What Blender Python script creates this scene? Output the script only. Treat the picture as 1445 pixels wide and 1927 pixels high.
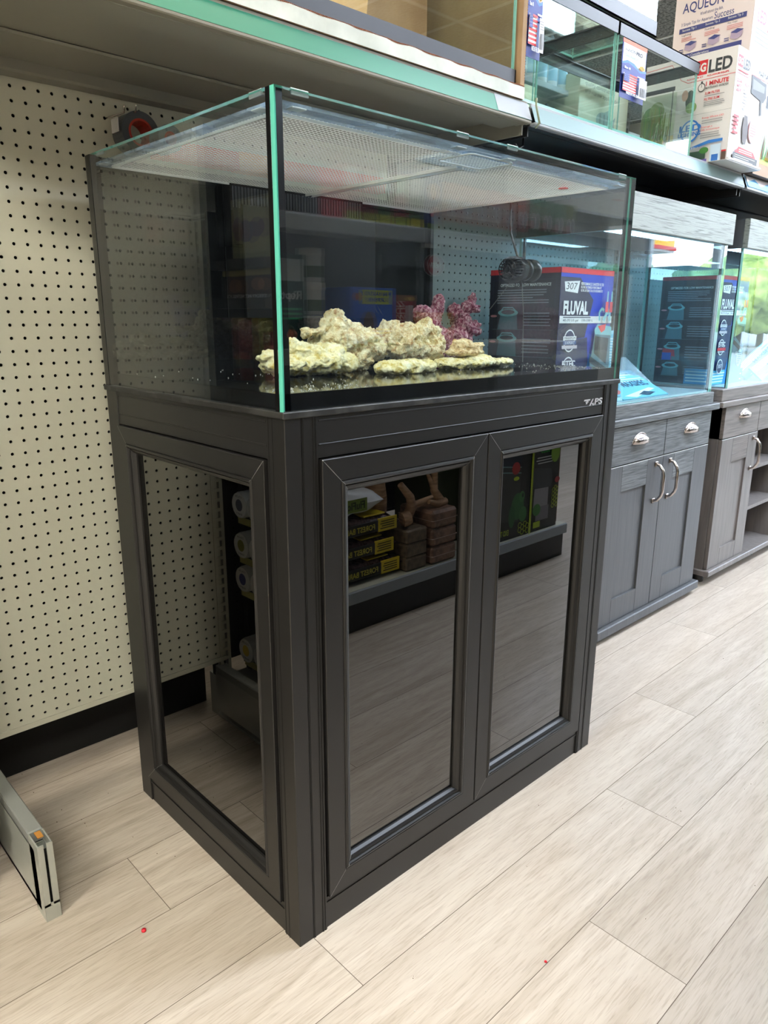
import bpy, math, random
from mathutils import Vector, Matrix, noise
S = bpy.context.scene
for o in list(bpy.data.objects): bpy.data.objects.remove(o)
COL = S.collection
rnd = random.Random(7)

# ---------------------------------------------------------------- camera
cd = bpy.data.cameras.new('camera'); cam = bpy.data.objects.new('camera', cd); COL.objects.link(cam)
yaw, pitch, roll, FPX = 0.7578185, -0.2587831, 0.0041445, 1378.6825
_f = Vector((math.sin(yaw)*math.cos(pitch), math.cos(yaw)*math.cos(pitch), math.sin(pitch)))
_r = Vector((math.cos(yaw), -math.sin(yaw), 0)); _u = _r.cross(_f)
_r2 = math.cos(roll)*_r + math.sin(roll)*_u; _u2 = -math.sin(roll)*_r + math.cos(roll)*_u
cam.matrix_world = Matrix(((_r2.x, _u2.x, -_f.x, -0.6045), (_r2.y, _u2.y, -_f.y, -0.8441), (_r2.z, _u2.z, -_f.z, 1.0504), (0, 0, 0, 1)))
cd.sensor_fit = 'VERTICAL'; cd.sensor_height = 24; cd.lens = FPX/1927*24; cd.clip_start = 0.02; cd.clip_end = 200
S.camera = cam

# ---------------------------------------------------------------- light and exposure
S.view_settings.view_transform = 'Standard'; S.view_settings.look = 'None'
S.view_settings.exposure = 0.55; S.view_settings.gamma = 1.0; S.view_settings.use_curve_mapping = False
try:
    S.cycles.transparent_max_bounces = 40; S.cycles.max_bounces = 10; S.cycles.glossy_bounces = 6
    S.cycles.sample_clamp_indirect = 6.0
except Exception: pass
SKY, PANEL = 8.0, 6.2
w = bpy.data.worlds.new('sky'); S.world = w; w.use_nodes = True
nt = w.node_tree; bg = nt.nodes['Background']
tc = nt.nodes.new('ShaderNodeTexCoord'); sx = nt.nodes.new('ShaderNodeSeparateXYZ'); rp = nt.nodes.new('ShaderNodeValToRGB')
nt.links.new(tc.outputs['Generated'], sx.inputs[0]); nt.links.new(sx.outputs['Z'], rp.inputs[0])
rp.color_ramp.elements[0].color = (.92, .96, 1, 1); rp.color_ramp.elements[1].color = (.45, .68, 1, 1); rp.color_ramp.elements[1].position = .7
nt.links.new(rp.outputs[0], bg.inputs[0]); bg.inputs[1].default_value = SKY
def lamp(name, kind, loc, target, energy, color=(1, 1, 1), **kw):
    d = bpy.data.lights.new(name, kind); d.energy = energy; d.color = color
    for k, v in kw.items(): setattr(d, k, v)
    o = bpy.data.objects.new(name, d); COL.objects.link(o); o.location = loc
    o.rotation_euler = (Vector(target)-Vector(loc)).to_track_quat('-Z', 'Y').to_euler()
    return o
lamp('sun', 'SUN', (10, 0, 12), (22, -6, 0), 6.0, (1, .95, .86), angle=0.02)

# ---------------------------------------------------------------- materials
def lin(c):
    return tuple((x/255/12.92 if x/255 <= .04045 else ((x/255+.055)/1.055)**2.4) for x in c) + (1,)
_M = {}
def mat(name, rgb=(128, 128, 128), rough=.5, metal=0., spec=.5, emit=0, coat=0, alpha=None, ior=None):
    if name in _M: return _M[name]
    m = bpy.data.materials.new(name); m.use_nodes = True; b = m.node_tree.nodes['Principled BSDF']
    c = lin(rgb)
    b.inputs['Base Color'].default_value = c; b.inputs['Roughness'].default_value = rough
    b.inputs['Metallic'].default_value = metal; b.inputs['Specular IOR Level'].default_value = spec
    b.inputs['Coat Weight'].default_value = coat
    if ior: b.inputs['IOR'].default_value = ior
    if emit: b.inputs['Emission Color'].default_value = c; b.inputs['Emission Strength'].default_value = emit
    if alpha is not None: b.inputs['Alpha'].default_value = alpha
    _M[name] = m; return m
def ink(r, g, b): return mat('ink_%d_%d_%d' % (r, g, b), (r, g, b), .45)
def nodes(m): return m.node_tree.nodes, m.node_tree.links, m.node_tree.nodes['Principled BSDF']
def noisy(name, c1, c2, scale=(1, 1, 1), nscale=5., rough=.5, bump=.0, detail=6., lo=.35, hi=.65, metal=0., spec=.5, distort=0., bdist=.002):
    if name in _M: return _M[name]
    m = mat(name, c1, rough, metal, spec); N, L, B = nodes(m)
    t = N.new('ShaderNodeTexCoord'); mp = N.new('ShaderNodeMapping'); nz = N.new('ShaderNodeTexNoise'); cr = N.new('ShaderNodeValToRGB')
    mp.inputs['Scale'].default_value = scale; nz.inputs['Scale'].default_value = nscale; nz.inputs['Detail'].default_value = detail
    nz.inputs['Distortion'].default_value = distort
    L.new(t.outputs['Object'], mp.inputs[0]); L.new(mp.outputs[0], nz.inputs['Vector']); L.new(nz.outputs['Fac'], cr.inputs[0])
    cr.color_ramp.elements[0].color = lin(c1); cr.color_ramp.elements[1].color = lin(c2)
    cr.color_ramp.elements[0].position = lo; cr.color_ramp.elements[1].position = hi
    L.new(cr.outputs[0], B.inputs['Base Color'])
    if bump:
        bm = N.new('ShaderNodeBump'); bm.inputs['Strength'].default_value = bump; bm.inputs['Distance'].default_value = bdist
        L.new(nz.outputs['Fac'], bm.inputs['Height']); L.new(bm.outputs[0], B.inputs['Normal'])
    return m
def glass_mat(name, tint, ior=1.5, rough=0.0, dust=0.0):
    """thin pane: Fresnel mix of mirror and clear, the same from both faces"""
    if name in _M: return _M[name]
    m = bpy.data.materials.new(name); m.use_nodes = True; N, L = m.node_tree.nodes, m.node_tree.links
    N.remove(N['Principled BSDF']); out = [n for n in N if n.type == 'OUTPUT_MATERIAL'][0]
    tr = N.new('ShaderNodeBsdfTransparent'); tr.inputs[0].default_value = tint + (1,)
    gl = N.new('ShaderNodeBsdfGlossy'); gl.inputs['Roughness'].default_value = rough; gl.inputs[0].default_value = (1, 1, 1, 1)
    ge = N.new('ShaderNodeNewGeometry'); mx = N.new('ShaderNodeMix'); mx.data_type = 'FLOAT'
    mx.inputs['A'].default_value = ior; mx.inputs['B'].default_value = 1/ior
    L.new(ge.outputs['Backfacing'], mx.inputs['Factor'])
    fr = N.new('ShaderNodeFresnel'); L.new(mx.outputs['Result'], fr.inputs['IOR'])
    ms = N.new('ShaderNodeMixShader'); L.new(fr.outputs[0], ms.inputs[0]); L.new(tr.outputs[0], ms.inputs[1]); L.new(gl.outputs[0], ms.inputs[2])
    last = ms
    if dust:
        df = N.new('ShaderNodeBsdfDiffuse'); df.inputs[0].default_value = (.62, .76, .95, 1)
        tcn = N.new('ShaderNodeTexCoord'); n1 = N.new('ShaderNodeTexNoise'); n1.inputs['Scale'].default_value = 6; n1.inputs['Detail'].default_value = 8
        n1.inputs['Distortion'].default_value = 1.5
        cr = N.new('ShaderNodeValToRGB'); cr.color_ramp.elements[0].position = .42; cr.color_ramp.elements[0].color = (dust*.2,)*3+(1,)
        cr.color_ramp.elements[1].position = .75; cr.color_ramp.elements[1].color = (dust,)*3+(1,)
        L.new(tcn.outputs['Object'], n1.inputs['Vector']); L.new(n1.outputs['Fac'], cr.inputs[0])
        m2 = N.new('ShaderNodeMixShader'); L.new(cr.outputs[0], m2.inputs[0]); L.new(ms.outputs[0], m2.inputs[1]); L.new(df.outputs[0], m2.inputs[2]); last = m2
    L.new(last.outputs[0], out.inputs[0]); _M[name] = m; return m

GLASS = glass_mat('clear_glass', (.95, .98, .975), ior=1.62, dust=.006)
GLASS2 = glass_mat('display_tank_glass', (.90, .965, .98))
WINGLASS = glass_mat('window_glass', (.98, .99, .99))
CLEARPL = glass_mat('clear_plastic', (.84, .91, .98), rough=.1, dust=.5)
EDGE = mat('green_glass_edge', (104, 206, 184), .1, spec=.8, coat=.5)
EDGE2 = mat('pale_glass_edge', (150, 205, 195), .1, spec=.8)
SIL = mat('black_silicone', (10, 10, 11), .25)
BLACKM = mat('black_powder_coat', (26, 25, 25), .40, spec=.5)
GROOVE = mat('groove_black', (6, 6, 6), .6)
SEAM = mat('worn_mitre_seam', (150, 150, 148), .5)
DARKGL = mat('black_mirror_glass', (3, 3, 3), .012, spec=.5, ior=2.08)
BACKGL = mat('black_back_glass', (9, 10, 12), .03)
PLASTIC = mat('black_plastic', (14, 14, 15), .3)
RIM = mat('black_rim_plastic', (38, 36, 40), .35)
PEG = mat('beige_powder_coat', (200, 198, 180), .42)
STEEL = mat('galvanised_steel', (176, 178, 170), .35, metal=.35)
GREYST = mat('grey_steel', (150, 152, 148), .38, metal=.3)
DKST = mat('dark_steel', (30, 30, 31), .4)
WHITE = mat('white_card', (220, 218, 216), .45)
CHROME = mat('brushed_nickel', (190, 180, 176), .22, metal=1.)
KRAFT = noisy('corrugated_kraft', (150, 120, 88), (172, 142, 108), (1, 1, 1), 8, .8)
VOID = mat('unlit_backing', (8, 8, 8), .9)

# ---------------------------------------------------------------- mesh helpers
ORG = {}
class MB:
    def __init__(s): s.v = []; s.f = []; s.mi = []; s.ms = []; s.sm = []
    def _m(s, m):
        if m not in s.ms: s.ms.append(m)
        return s.ms.index(m)
    def add(s, vs, fs, m, smooth=False, M=None):
        b = len(s.v); s.v += [tuple(M @ Vector(v)) if M else tuple(v) for v in vs]
        k = s._m(m)
        for f in fs: s.f.append(tuple(i+b for i in f)); s.mi.append(k); s.sm.append(smooth)
        return s
    def box(s, a, b, m, M=None, c=0.):
        x0, y0, z0 = [min(p, q) for p, q in zip(a, b)]; x1, y1, z1 = [max(p, q) for p, q in zip(a, b)]
        if c <= 0:
            vs = [(x0,y0,z0),(x1,y0,z0),(x1,y1,z0),(x0,y1,z0),(x0,y0,z1),(x1,y0,z1),(x1,y1,z1),(x0,y1,z1)]
            fs = [(0,3,2,1),(4,5,6,7),(0,1,5,4),(1,2,6,5),(2,3,7,6),(3,0,4,7)]
            return s.add(vs, fs, m, False, M)
        # chamfered box
        c = min(c, (x1-x0)/2.01, (y1-y0)/2.01, (z1-z0)/2.01)
        vs = []; idx = {}
        for i in (0, 1):
            for j in (0, 1):
                for k in (0, 1):
                    X = (x0, x1)[i]; Y = (y0, y1)[j]; Z = (z0, z1)[k]; sx_ = c*(1-2*i); sy = c*(1-2*j); sz = c*(1-2*k)
                    idx[i, j, k, 'x'] = len(vs); vs.append((X, Y+sy, Z+sz))
                    idx[i, j, k, 'y'] = len(vs); vs.append((X+sx_, Y, Z+sz))
                    idx[i, j, k, 'z'] = len(vs); vs.append((X+sx_, Y+sy, Z))
        fs = []
        ctr = Vector(((x0+x1)/2, (y0+y1)/2, (z0+z1)/2))
        def face(l):
            p = [Vector(vs[q]) for q in l]; n = (p[1]-p[0]).cross(p[2]-p[0]); g = sum(p, Vector())/len(p)
            fs.append(tuple(l) if n.dot(g-ctr) > 0 else tuple(reversed(l)))
        for ax in 'xyz':
            for e in (0, 1):
                q = [(0, 0), (1, 0), (1, 1), (0, 1)]
                face([idx[{'x': (e, a_, b_), 'y': (a_, e, b_), 'z': (a_, b_, e)}[ax] + (ax,)] for a_, b_ in q])
        for e1 in (0, 1):
            for e2 in (0, 1):
                face([idx[0, e1, e2, 'y'], idx[1, e1, e2, 'y'], idx[1, e1, e2, 'z'], idx[0, e1, e2, 'z']])
                face([idx[e1, 0, e2, 'x'], idx[e1, 1, e2, 'x'], idx[e1, 1, e2, 'z'], idx[e1, 0, e2, 'z']])
                face([idx[e1, e2, 0, 'x'], idx[e1, e2, 1, 'x'], idx[e1, e2, 1, 'y'], idx[e1, e2, 0, 'y']])
        for i in (0, 1):
            for j in (0, 1):
                for k in (0, 1): face([idx[i, j, k, t] for t in 'xyz'])
        return s.add(vs, fs, m, False, M)
    def quad(s, p, m): return s.add(p, [tuple(range(len(p)))], m)
    def ring(s, rings, m, smooth=True, closed=False, cap=True):
        n = len(rings[0]); vs = [q for r in rings for q in r]; fs = []
        R_ = len(rings)
        for i in range(R_ if closed else R_-1):
            for j in range(n):
                a = i*n+j; b = i*n+(j+1) % n; c = ((i+1) % R_)*n+(j+1) % n; d = ((i+1) % R_)*n+j
                fs.append((a, b, c, d))
        s.add(vs, fs, m, smooth)
        if cap and not closed:
            s.add(rings[0], [tuple(reversed(range(n)))], m); s.add(rings[-1], [tuple(range(n))], m)
        return s
    def tube(s, pts, r, m, n=8, closed=False):
        pts = [Vector(p) for p in pts]; rr = r if isinstance(r, (list, tuple)) else [r]*len(pts); rings = []
        up = None
        for i, p in enumerate(pts):
            d = (pts[(i+1) % len(pts)] if (closed or i < len(pts)-1) else p) - (pts[i-1] if (closed or i > 0) else p)
            d.normalize()
            if up is None: up = Vector((0, 0, 1)) if abs(d.z) < .9 else Vector((1, 0, 0))
            a = d.cross(up); a.normalize(); up = a.cross(d)
            rings.append([tuple(p + (a*math.cos(t) + up*math.sin(t))*rr[i]) for t in [2*math.pi*k/n for k in range(n)]])
        return s.ring(rings, m, True, closed)
    def lathe(s, prof, m, c=(0, 0, 0), ax='z', n=24, M=None):
        rings = []
        for r, h in prof:
            L_ = []
            for k in range(n):
                t = 2*math.pi*k/n; a, b = r*math.cos(t), r*math.sin(t)
                v = {'z': (a, b, h), 'x': (h, a, b), 'y': (b, h, a)}[ax]
                v = Vector(v) + Vector(c)
                L_.append(tuple(M @ v) if M else tuple(v))
            rings.append(L_)
        return s.ring(rings, m)
    def build(s, name, parent=None, loc=None):
        me = bpy.data.meshes.new(name)
        o0 = Vector(loc) if loc is not None else (ORG[parent.name] if parent else Vector((0, 0, 0)))
        me.from_pydata([tuple(Vector(v)-o0) for v in s.v], [], s.f); me.update()
        for m in s.ms: me.materials.append(m)
        me.polygons.foreach_set('material_index', s.mi); me.polygons.foreach_set('use_smooth', s.sm)
        o = bpy.data.objects.new(name, me); COL.objects.link(o)
        if parent: o.parent = parent; o.location = o0-ORG[parent.name]
        else: o.location = o0
        ORG[o.name] = o0.copy()
        return o
def tag(o, label=None, cat=None, group=None, kind=None):
    if label: o['label'] = label
    if cat: o['category'] = cat
    if group: o['group'] = group
    if kind: o['kind'] = kind
    return o
def thing(name, loc, label, cat, group=None):
    o = bpy.data.objects.new(name, None); COL.objects.link(o); o.location = loc; o.empty_display_size = .05
    ORG[o.name] = Vector(loc); return tag(o, label, cat, group)
def struct(name, mb, loc=None): return tag(mb.build(name, loc=loc), kind='structure')
def copy_tree(o, parent=None):
    c = o.copy(); COL.objects.link(c); ORG[c.name] = ORG[o.name].copy()
    if parent: c.parent = parent
    for ch in list(o.children): copy_tree(ch, c)
    return c
def dup(o, loc, label=None, rz=None):
    c = copy_tree(o); c.location = loc
    if label: c['label'] = label
    if rz is not None: c.rotation_euler[2] = rz
    return c
# lettering -> mesh data (cached), fitted into a box
_T = {}
def textmesh(t, bold=0.):
    if (t, bold) in _T: return _T[t, bold]
    cu = bpy.data.curves.new('t', 'FONT'); cu.body = t; cu.offset = bold; cu.resolution_u = 3
    ob = bpy.data.objects.new('t', cu); COL.objects.link(ob)
    dg = bpy.context.evaluated_depsgraph_get(); dg.update()
    me = bpy.data.meshes.new_from_object(ob.evaluated_get(dg))
    vs = [v.co.copy() for v in me.vertices]; fs = [tuple(p.vertices) for p in me.polygons]
    bpy.data.objects.remove(ob); bpy.data.curves.remove(cu); bpy.data.meshes.remove(me)
    x0 = min(v.x for v in vs); x1 = max(v.x for v in vs); y0 = min(v.y for v in vs); y1 = max(v.y for v in vs)
    vs = [((v.x-x0)/(x1-x0), (v.y-y0)/(y1-y0)) for v in vs]
    _T[t, bold] = (vs, fs, (x1-x0)/(y1-y0)); return _T[t, bold]
class Art:
    """printed artwork on a flat face; coordinates (u, v) run 0..1 over the face"""
    def __init__(s, P, U, V, N=None):
        s.mb = MB(); s.P = Vector(P); s.U = Vector(U); s.V = Vector(V); s.N = (s.U.cross(s.V)).normalized(); s.k = 0
        s.w = s.U.length; s.h = s.V.length
    def _p(s, u, v): return tuple(s.P + s.U*u + s.V*v + s.N*(.00025*s.k+.0003))
    def _add(s, uv, fs, m): s.k += 1; s.mb.add([s._p(u, v) for u, v in uv], fs, m); return s
    def poly(s, uv, m):
        a = sum(uv[i][0]*uv[(i+1) % len(uv)][1]-uv[(i+1) % len(uv)][0]*uv[i][1] for i in range(len(uv)))
        if a < 0: uv = uv[::-1]
        return s._add(uv, [tuple(range(len(uv)))], m)
    def rect(s, u0, v0, u1, v1, m): return s.poly([(u0, v0), (u1, v0), (u1, v1), (u0, v1)], m)
    def ell(s, u, v, a, b, m, n=20, rot=0):
        q = []
        for k in range(n):
            t = 2*math.pi*k/n; X, Y = a*s.w*math.cos(t), b*s.h*math.sin(t)
            q.append((u+(X*math.cos(rot)-Y*math.sin(rot))/s.w, v+(X*math.sin(rot)+Y*math.cos(rot))/s.h))
        return s.poly(q, m)
    def line(s, pts, wd, m):
        fs = []; vs = []
        for (a, b), (c, d) in zip(pts, pts[1:]):
            dx, dy = (c-a)*s.w, (d-b)*s.h; L = math.hypot(dx, dy) or 1; nx, ny = -dy/L*wd/2/s.w, dx/L*wd/2/s.h
            k = len(vs); vs += [(a+nx, b+ny), (a-nx, b-ny), (c-nx, d-ny), (c+nx, d+ny)]; fs.append((k, k+1, k+2, k+3))
        return s._add(vs, fs, m)
    def text(s, t, u0, v0, u1, v1, m, bold=0., slant=0., rot90=False):
        vs, fs, _ = textmesh(t, bold)
        if rot90: q = [(u0+(u1-u0)*(1-y), v0+(v1-v0)*x) for x, y in vs]
        else: q = [(u0+(u1-u0)*x+slant*(y-.5)*(v1-v0)*s.h/s.w, v0+(v1-v0)*y) for x, y in vs]
        s.k += 1; s.mb.add([s._p(u, v) for u, v in q], fs, m); return s
    def lines(s, u0, v0, u1, v1, n, m, th=.45, seed=1):
        r = random.Random(seed); dv = (v1-v0)/n; vs = []; fs = []
        for i in range(n):
            e = u1-(u1-u0)*r.choice([0, .05, .1, .3]); a = v1-dv*(i+.5); k = len(vs)
            vs += [(u0, a-dv*th/2), (e, a-dv*th/2), (e, a+dv*th/2), (u0, a+dv*th/2)]; fs.append((k, k+1, k+2, k+3))
        return s._add(vs, fs, m)
    def fish(s, u, v, a, b, body, stripe):
        s.poly([(u+a*.8, v), (u+a*1.5, v+b*.9), (u+a*1.35, v), (u+a*1.5, v-b*.9)], body)
        s.poly([(u-a*.4, v+b*.7), (u+a*.7, v+b*1.5), (u+a*.6, v+b*.5)], body); s.poly([(u-a*.4, v-b*.7), (u+a*.6, v-b*1.4), (u+a*.6, v-b*.5)], body)
        s.ell(u, v, a, b, body)
        for q in (-.5, 0, .5): s.poly([(u+a*(q-.08), v-b*.8), (u+a*(q+.1), v-b*.8), (u+a*(q+.1), v+b*.8), (u+a*(q-.08), v+b*.8)], stripe)
        return s
    def build(s, name, parent): return s.mb.build(name, parent)

def carton(name, a, b, m, label, cat='box', group=None, ch=.0015, base='box_body'):
    """a printed carton: Empty at its base, the card body as first part"""
    t = thing(name, ((a[0]+b[0])/2, (a[1]+b[1])/2, min(a[2], b[2])), label, cat, group)
    MB().box(a, b, m, c=ch).build(base, t)
    return t
def faces(a, b):
    (x0, y0, z0), (x1, y1, z1) = a, b
    return dict(front=((x0, y0, z0), (x1-x0, 0, 0), (0, 0, z1-z0)), left=((x0, y1, z0), (0, y0-y1, 0), (0, 0, z1-z0)),
                right=((x1, y0, z0), (0, y1-y0, 0), (0, 0, z1-z0)), back=((x1, y1, z0), (x0-x1, 0, 0), (0, 0, z1-z0)),
                top=((x0, y0, z1), (x1-x0, 0, 0), (0, y1-y0, 0)))
# ================================================================ setting
PW, PL = .18, 1.22
FLOORM = mat('wood_look_vinyl', (205, 184, 164), .34, spec=.45); N, L, B = nodes(FLOORM)
uv = N.new('ShaderNodeAttribute'); uv.attribute_name = 'plank'
tc = N.new('ShaderNodeTexCoord'); ad = N.new('ShaderNodeVectorMath'); ad.operation = 'MULTIPLY_ADD'
ad.inputs[1].default_value = (37., 11., 5.); L.new(uv.outputs['Color'], ad.inputs[0]); L.new(tc.outputs['Object'], ad.inputs[2])
mp = N.new('ShaderNodeMapping'); mp.inputs['Scale'].default_value = (1.6, 16, 1); L.new(ad.outputs[0], mp.inputs[0])
n1 = N.new('ShaderNodeTexNoise'); n1.inputs['Scale'].default_value = 1.3; n1.inputs['Detail'].default_value = 7; n1.inputs['Distortion'].default_value = 1.6
L.new(mp.outputs[0], n1.inputs['Vector'])
mp2 = N.new('ShaderNodeMapping'); mp2.inputs['Scale'].default_value = (22, 330, 1); L.new(ad.outputs[0], mp2.inputs[0])
n2 = N.new('ShaderNodeTexNoise'); n2.inputs['Scale'].default_value = 1.; n2.inputs['Detail'].default_value = 5; n2.inputs['Distortion'].default_value = .5; L.new(mp2.outputs[0], n2.inputs['Vector'])
cr = N.new('ShaderNodeValToRGB'); el = cr.color_ramp.elements
el[0].position = .3; el[0].color = lin((174, 161, 146)); el[1].position = .72; el[1].color = lin((200, 189, 176))
L.new(n1.outputs['Fac'], cr.inputs[0])
cr2 = N.new('ShaderNodeValToRGB'); cr2.color_ramp.elements[0].position = .33; cr2.color_ramp.elements[0].color = (.74, .70, .67, 1)
cr2.color_ramp.elements[1].position = .52; cr2.color_ramp.elements[1].color = (1, 1, 1, 1); L.new(n2.outputs['Fac'], cr2.inputs[0])
mm = N.new('ShaderNodeMix'); mm.data_type = 'RGBA'; mm.blend_type = 'MULTIPLY'; mm.inputs['Factor'].default_value = .7
L.new(cr.outputs[0], mm.inputs['A']); L.new(cr2.outputs[0], mm.inputs['B'])
hs = N.new('ShaderNodeHueSaturation'); sp = N.new('ShaderNodeSeparateColor'); L.new(uv.outputs['Color'], sp.inputs[0])
mr = N.new('ShaderNodeMapRange'); mr.inputs['To Min'].default_value = .9; mr.inputs['To Max'].default_value = 1.08; L.new(sp.outputs[0], mr.inputs[0]); L.new(mr.outputs[0], hs.inputs['Value'])
L.new(mm.outputs['Result'], hs.inputs['Color']); L.new(hs.outputs[0], B.inputs['Base Color'])
bm = N.new('ShaderNodeBump'); bm.inputs['Strength'].default_value = .25; bm.inputs['Distance'].default_value = .0006; L.new(n2.outputs['Fac'], bm.inputs['Height']); L.new(bm.outputs[0], B.inputs['Normal'])

RX0, RX1, RY0, RY1, RZ = -4.0, 6.6, -6.0, 4.5, 2.9
fb = MB(); tones = []
offs = {0: .416, 1: .785, 2: .03, 3: .60, 4: -.122, -1: -.05, -2: .62}
r0 = math.floor((RY0+.489)/PW); r1 = math.ceil((RY1+.489)/PW); g = .0006
for r in range(r0, r1):
    ya, yb = max(-.489+r*PW+g, RY0), min(-.489+(r+1)*PW-g, RY1)
    o = offs.get(r, rnd.random()*PL); x = o - PL*math.ceil((o-RX0)/PL)
    while x < RX1:
        xa, xb = max(x+g, RX0), min(x+PL-g, RX1)
        if xb > xa: fb.quad([(xa, ya, 0), (xb, ya, 0), (xb, yb, 0), (xa, yb, 0)], FLOORM); tones.append((rnd.random(), rnd.random(), rnd.random(), 1))
        x += PL
fb.box((RX0, RY0, -.05), (RX1, RY1, -.001), mat('plank_gap', (92, 78, 66), .8)); tones += [(0, 0, 0, 1)]*6
fl = struct('floor', fb); ca = fl.data.color_attributes.new('plank', 'FLOAT_COLOR', 'CORNER')
for p in fl.data.polygons:
    for li in p.loop_indices: ca.data[li].color = tones[p.index]

TILE = noisy('acoustic_tile', (96, 98, 96), (150, 152, 148), (1, 1, 1), 60, .9, lo=.42, hi=.56)
GRID = mat('ceiling_grid', (225, 228, 226), .5)
cb = MB(); cb.box((RX0, RY0, RZ), (RX1, RY1, RZ+.05), TILE)
x = RX0+.1
while x < RX1: cb.box((x-.012, RY0, RZ-.006), (x+.012, RY1, RZ), GRID); x += .61
y = RY0+.2
while y < RY1: cb.box((RX0, y-.012, RZ-.006), (RX1, y+.012, RZ), GRID); y += .61
struct('ceiling', cb)
WALL = mat('shop_wall', (186, 184, 176), .8)
struct('wall_left', MB().box((RX0-.1, RY0, 0), (RX0, RY1, RZ), WALL))
struct('wall_back', MB().box((RX0, RY1, 0), (RX1, RY1+.1, RZ), WALL))
struct('wall_front', MB().box((RX0, RY0-.1, 0), (RX1, RY0, RZ), WALL))
WY0, WY1, WZ0, WZ1 = -2.36, -.35, .35, 2.75
wb = MB(); wb.box((RX1, RY0, 0), (RX1+.12, WY0, RZ), WALL); wb.box((RX1, WY1, 0), (RX1+.12, RY1, RZ), WALL)
wb.box((RX1, WY0, 0), (RX1+.12, WY1, WZ0), WALL); wb.box((RX1, WY0, WZ1), (RX1+.12, WY1, RZ), WALL); struct('wall_right', wb)
FRM = mat('window_frame_metal', (170, 176, 180), .35, metal=.4)
wf = MB()
for yy in (WY0, -1.66, WY1): wf.box((RX1+.02, yy-.035, WZ0), (RX1+.1, yy+.035, WZ1), FRM)
wf.box((RX1+.02, WY0, WZ0), (RX1+.1, WY1, WZ0+.05), FRM); wf.box((RX1+.02, WY0, WZ1-.05), (RX1+.1, WY1, WZ1), FRM)
wn = struct('window_1', wf)
MB().box((RX1+.055, WY0, WZ0), (RX1+.062, WY1, WZ1), WINGLASS).build('window_pane', wn)
# outside: forecourt, canopy, trees
struct('ground_outside', MB().box((RX1+.2, -60, -.25), (90, 40, -.2), mat('forecourt_tarmac', (150, 146, 140), .9)))
cp = thing('filling_station_canopy', (21.2, -13, 3.0), 'yellow and red edged flat canopy over the forecourt outside', 'canopy')
MB().box((20.4, -16.5, 3.16), (22, -9.62, 3.48), mat('canopy_yellow', (250, 190, 10), .5)).build('fascia', cp)
MB().box((20.35, -16.55, 3.06), (22.05, -9.57, 3.16), mat('canopy_red', (215, 40, 30), .5)).build('red_stripe', cp)
MB().box((20.4, -16.5, 3.0), (22, -9.62, 3.06), WHITE).build('soffit', cp)
for yy in (-12.5, -15.5): MB().box((21.1, yy-.15, -.2), (21.4, yy+.15, 3.0), WHITE).build('post', cp)
LEAF = noisy('foliage', (110, 132, 60), (186, 204, 116), (1, 1, 1), 2.2, .8, lo=.35, hi=.62)
LEAF2 = noisy('foliage_dark', (78, 104, 54), (150, 176, 92), (1, 1, 1), 2.4, .8, lo=.35, hi=.62)
def ico(sub=2):
    t = (1+5**.5)/2
    v = [Vector(q).normalized() for q in [(-1,t,0),(1,t,0),(-1,-t,0),(1,-t,0),(0,-1,t),(0,1,t),(0,-1,-t),(0,1,-t),(t,0,-1),(t,0,1),(-t,0,-1),(-t,0,1)]]
    f = [(0,11,5),(0,5,1),(0,1,7),(0,7,10),(0,10,11),(1,5,9),(5,11,4),(11,10,2),(10,7,6),(7,1,8),(3,9,4),(3,4,2),(3,2,6),(3,6,8),(3,8,9),(4,9,5),(2,4,11),(6,2,10),(8,6,7),(9,8,1)]
    for _ in range(sub):
        c = {}; nf = []
        def mid(a, b):
            k = (min(a, b), max(a, b))
            if k not in c: v.append(((v[a]+v[b])/2).normalized()); c[k] = len(v)-1
            return c[k]
        for a, b, d in f:
            x, y, z = mid(a, b), mid(b, d), mid(d, a); nf += [(a, x, z), (b, y, x), (d, z, y), (x, y, z)]
        f = nf
    return v, f
IV3, IF3 = ico(3)
def tree(x, y, h, r, m, label):
    t = thing('tree', (x, y, -.2), label, 'tree', 'trees outside the shop window')
    MB().tube([(x, y, -.2), (x+.05, y, h*.4), (x, y, h*.75)], [.16, .13, .06], mat('bark', (96, 80, 62), .9)).build('trunk', t)
    cb = MB()
    for k in range(6):
        a = k*1.05; c = Vector((x+math.cos(a)*r*.5, y+math.sin(a)*r*.55, h-r*(.75+.35*(k % 2)))) if k else Vector((x, y, h-r*.7))
        rr = r*(.62 if k else .75)
        cb.add([c+v*rr*(1+.28*noise.noise(v*2.2+c)+.16*noise.noise(v*6+c)) for v in IV3], IF3, m, True)
    cb.build('crown', t)
for i, (x, y, h, r, mm_, lb) in enumerate([(29.5, -10.4, 3.5, 1.7, LEAF, 'bright green tree outside, nearest the shop corner'), (30.5, -15.8, 3.5, 1.6, LEAF2, 'darker green tree outside beside the canopy'),
        (31, -21, 3.8, 1.8, LEAF, 'yellow green tree outside behind the canopy'), (24, -5.0, 3.0, 1.5, LEAF2, 'deep green tree outside, left of the bright one'), (37, -12.3, 4.2, 2.1, LEAF2, 'tall dark tree outside beyond the canopy'),
        (22.5, -1.0, 2.8, 1.4, LEAF, 'low yellow green tree outside past the window edge')]):
    tree(x, y, h, r, mm_, lb)

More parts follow.
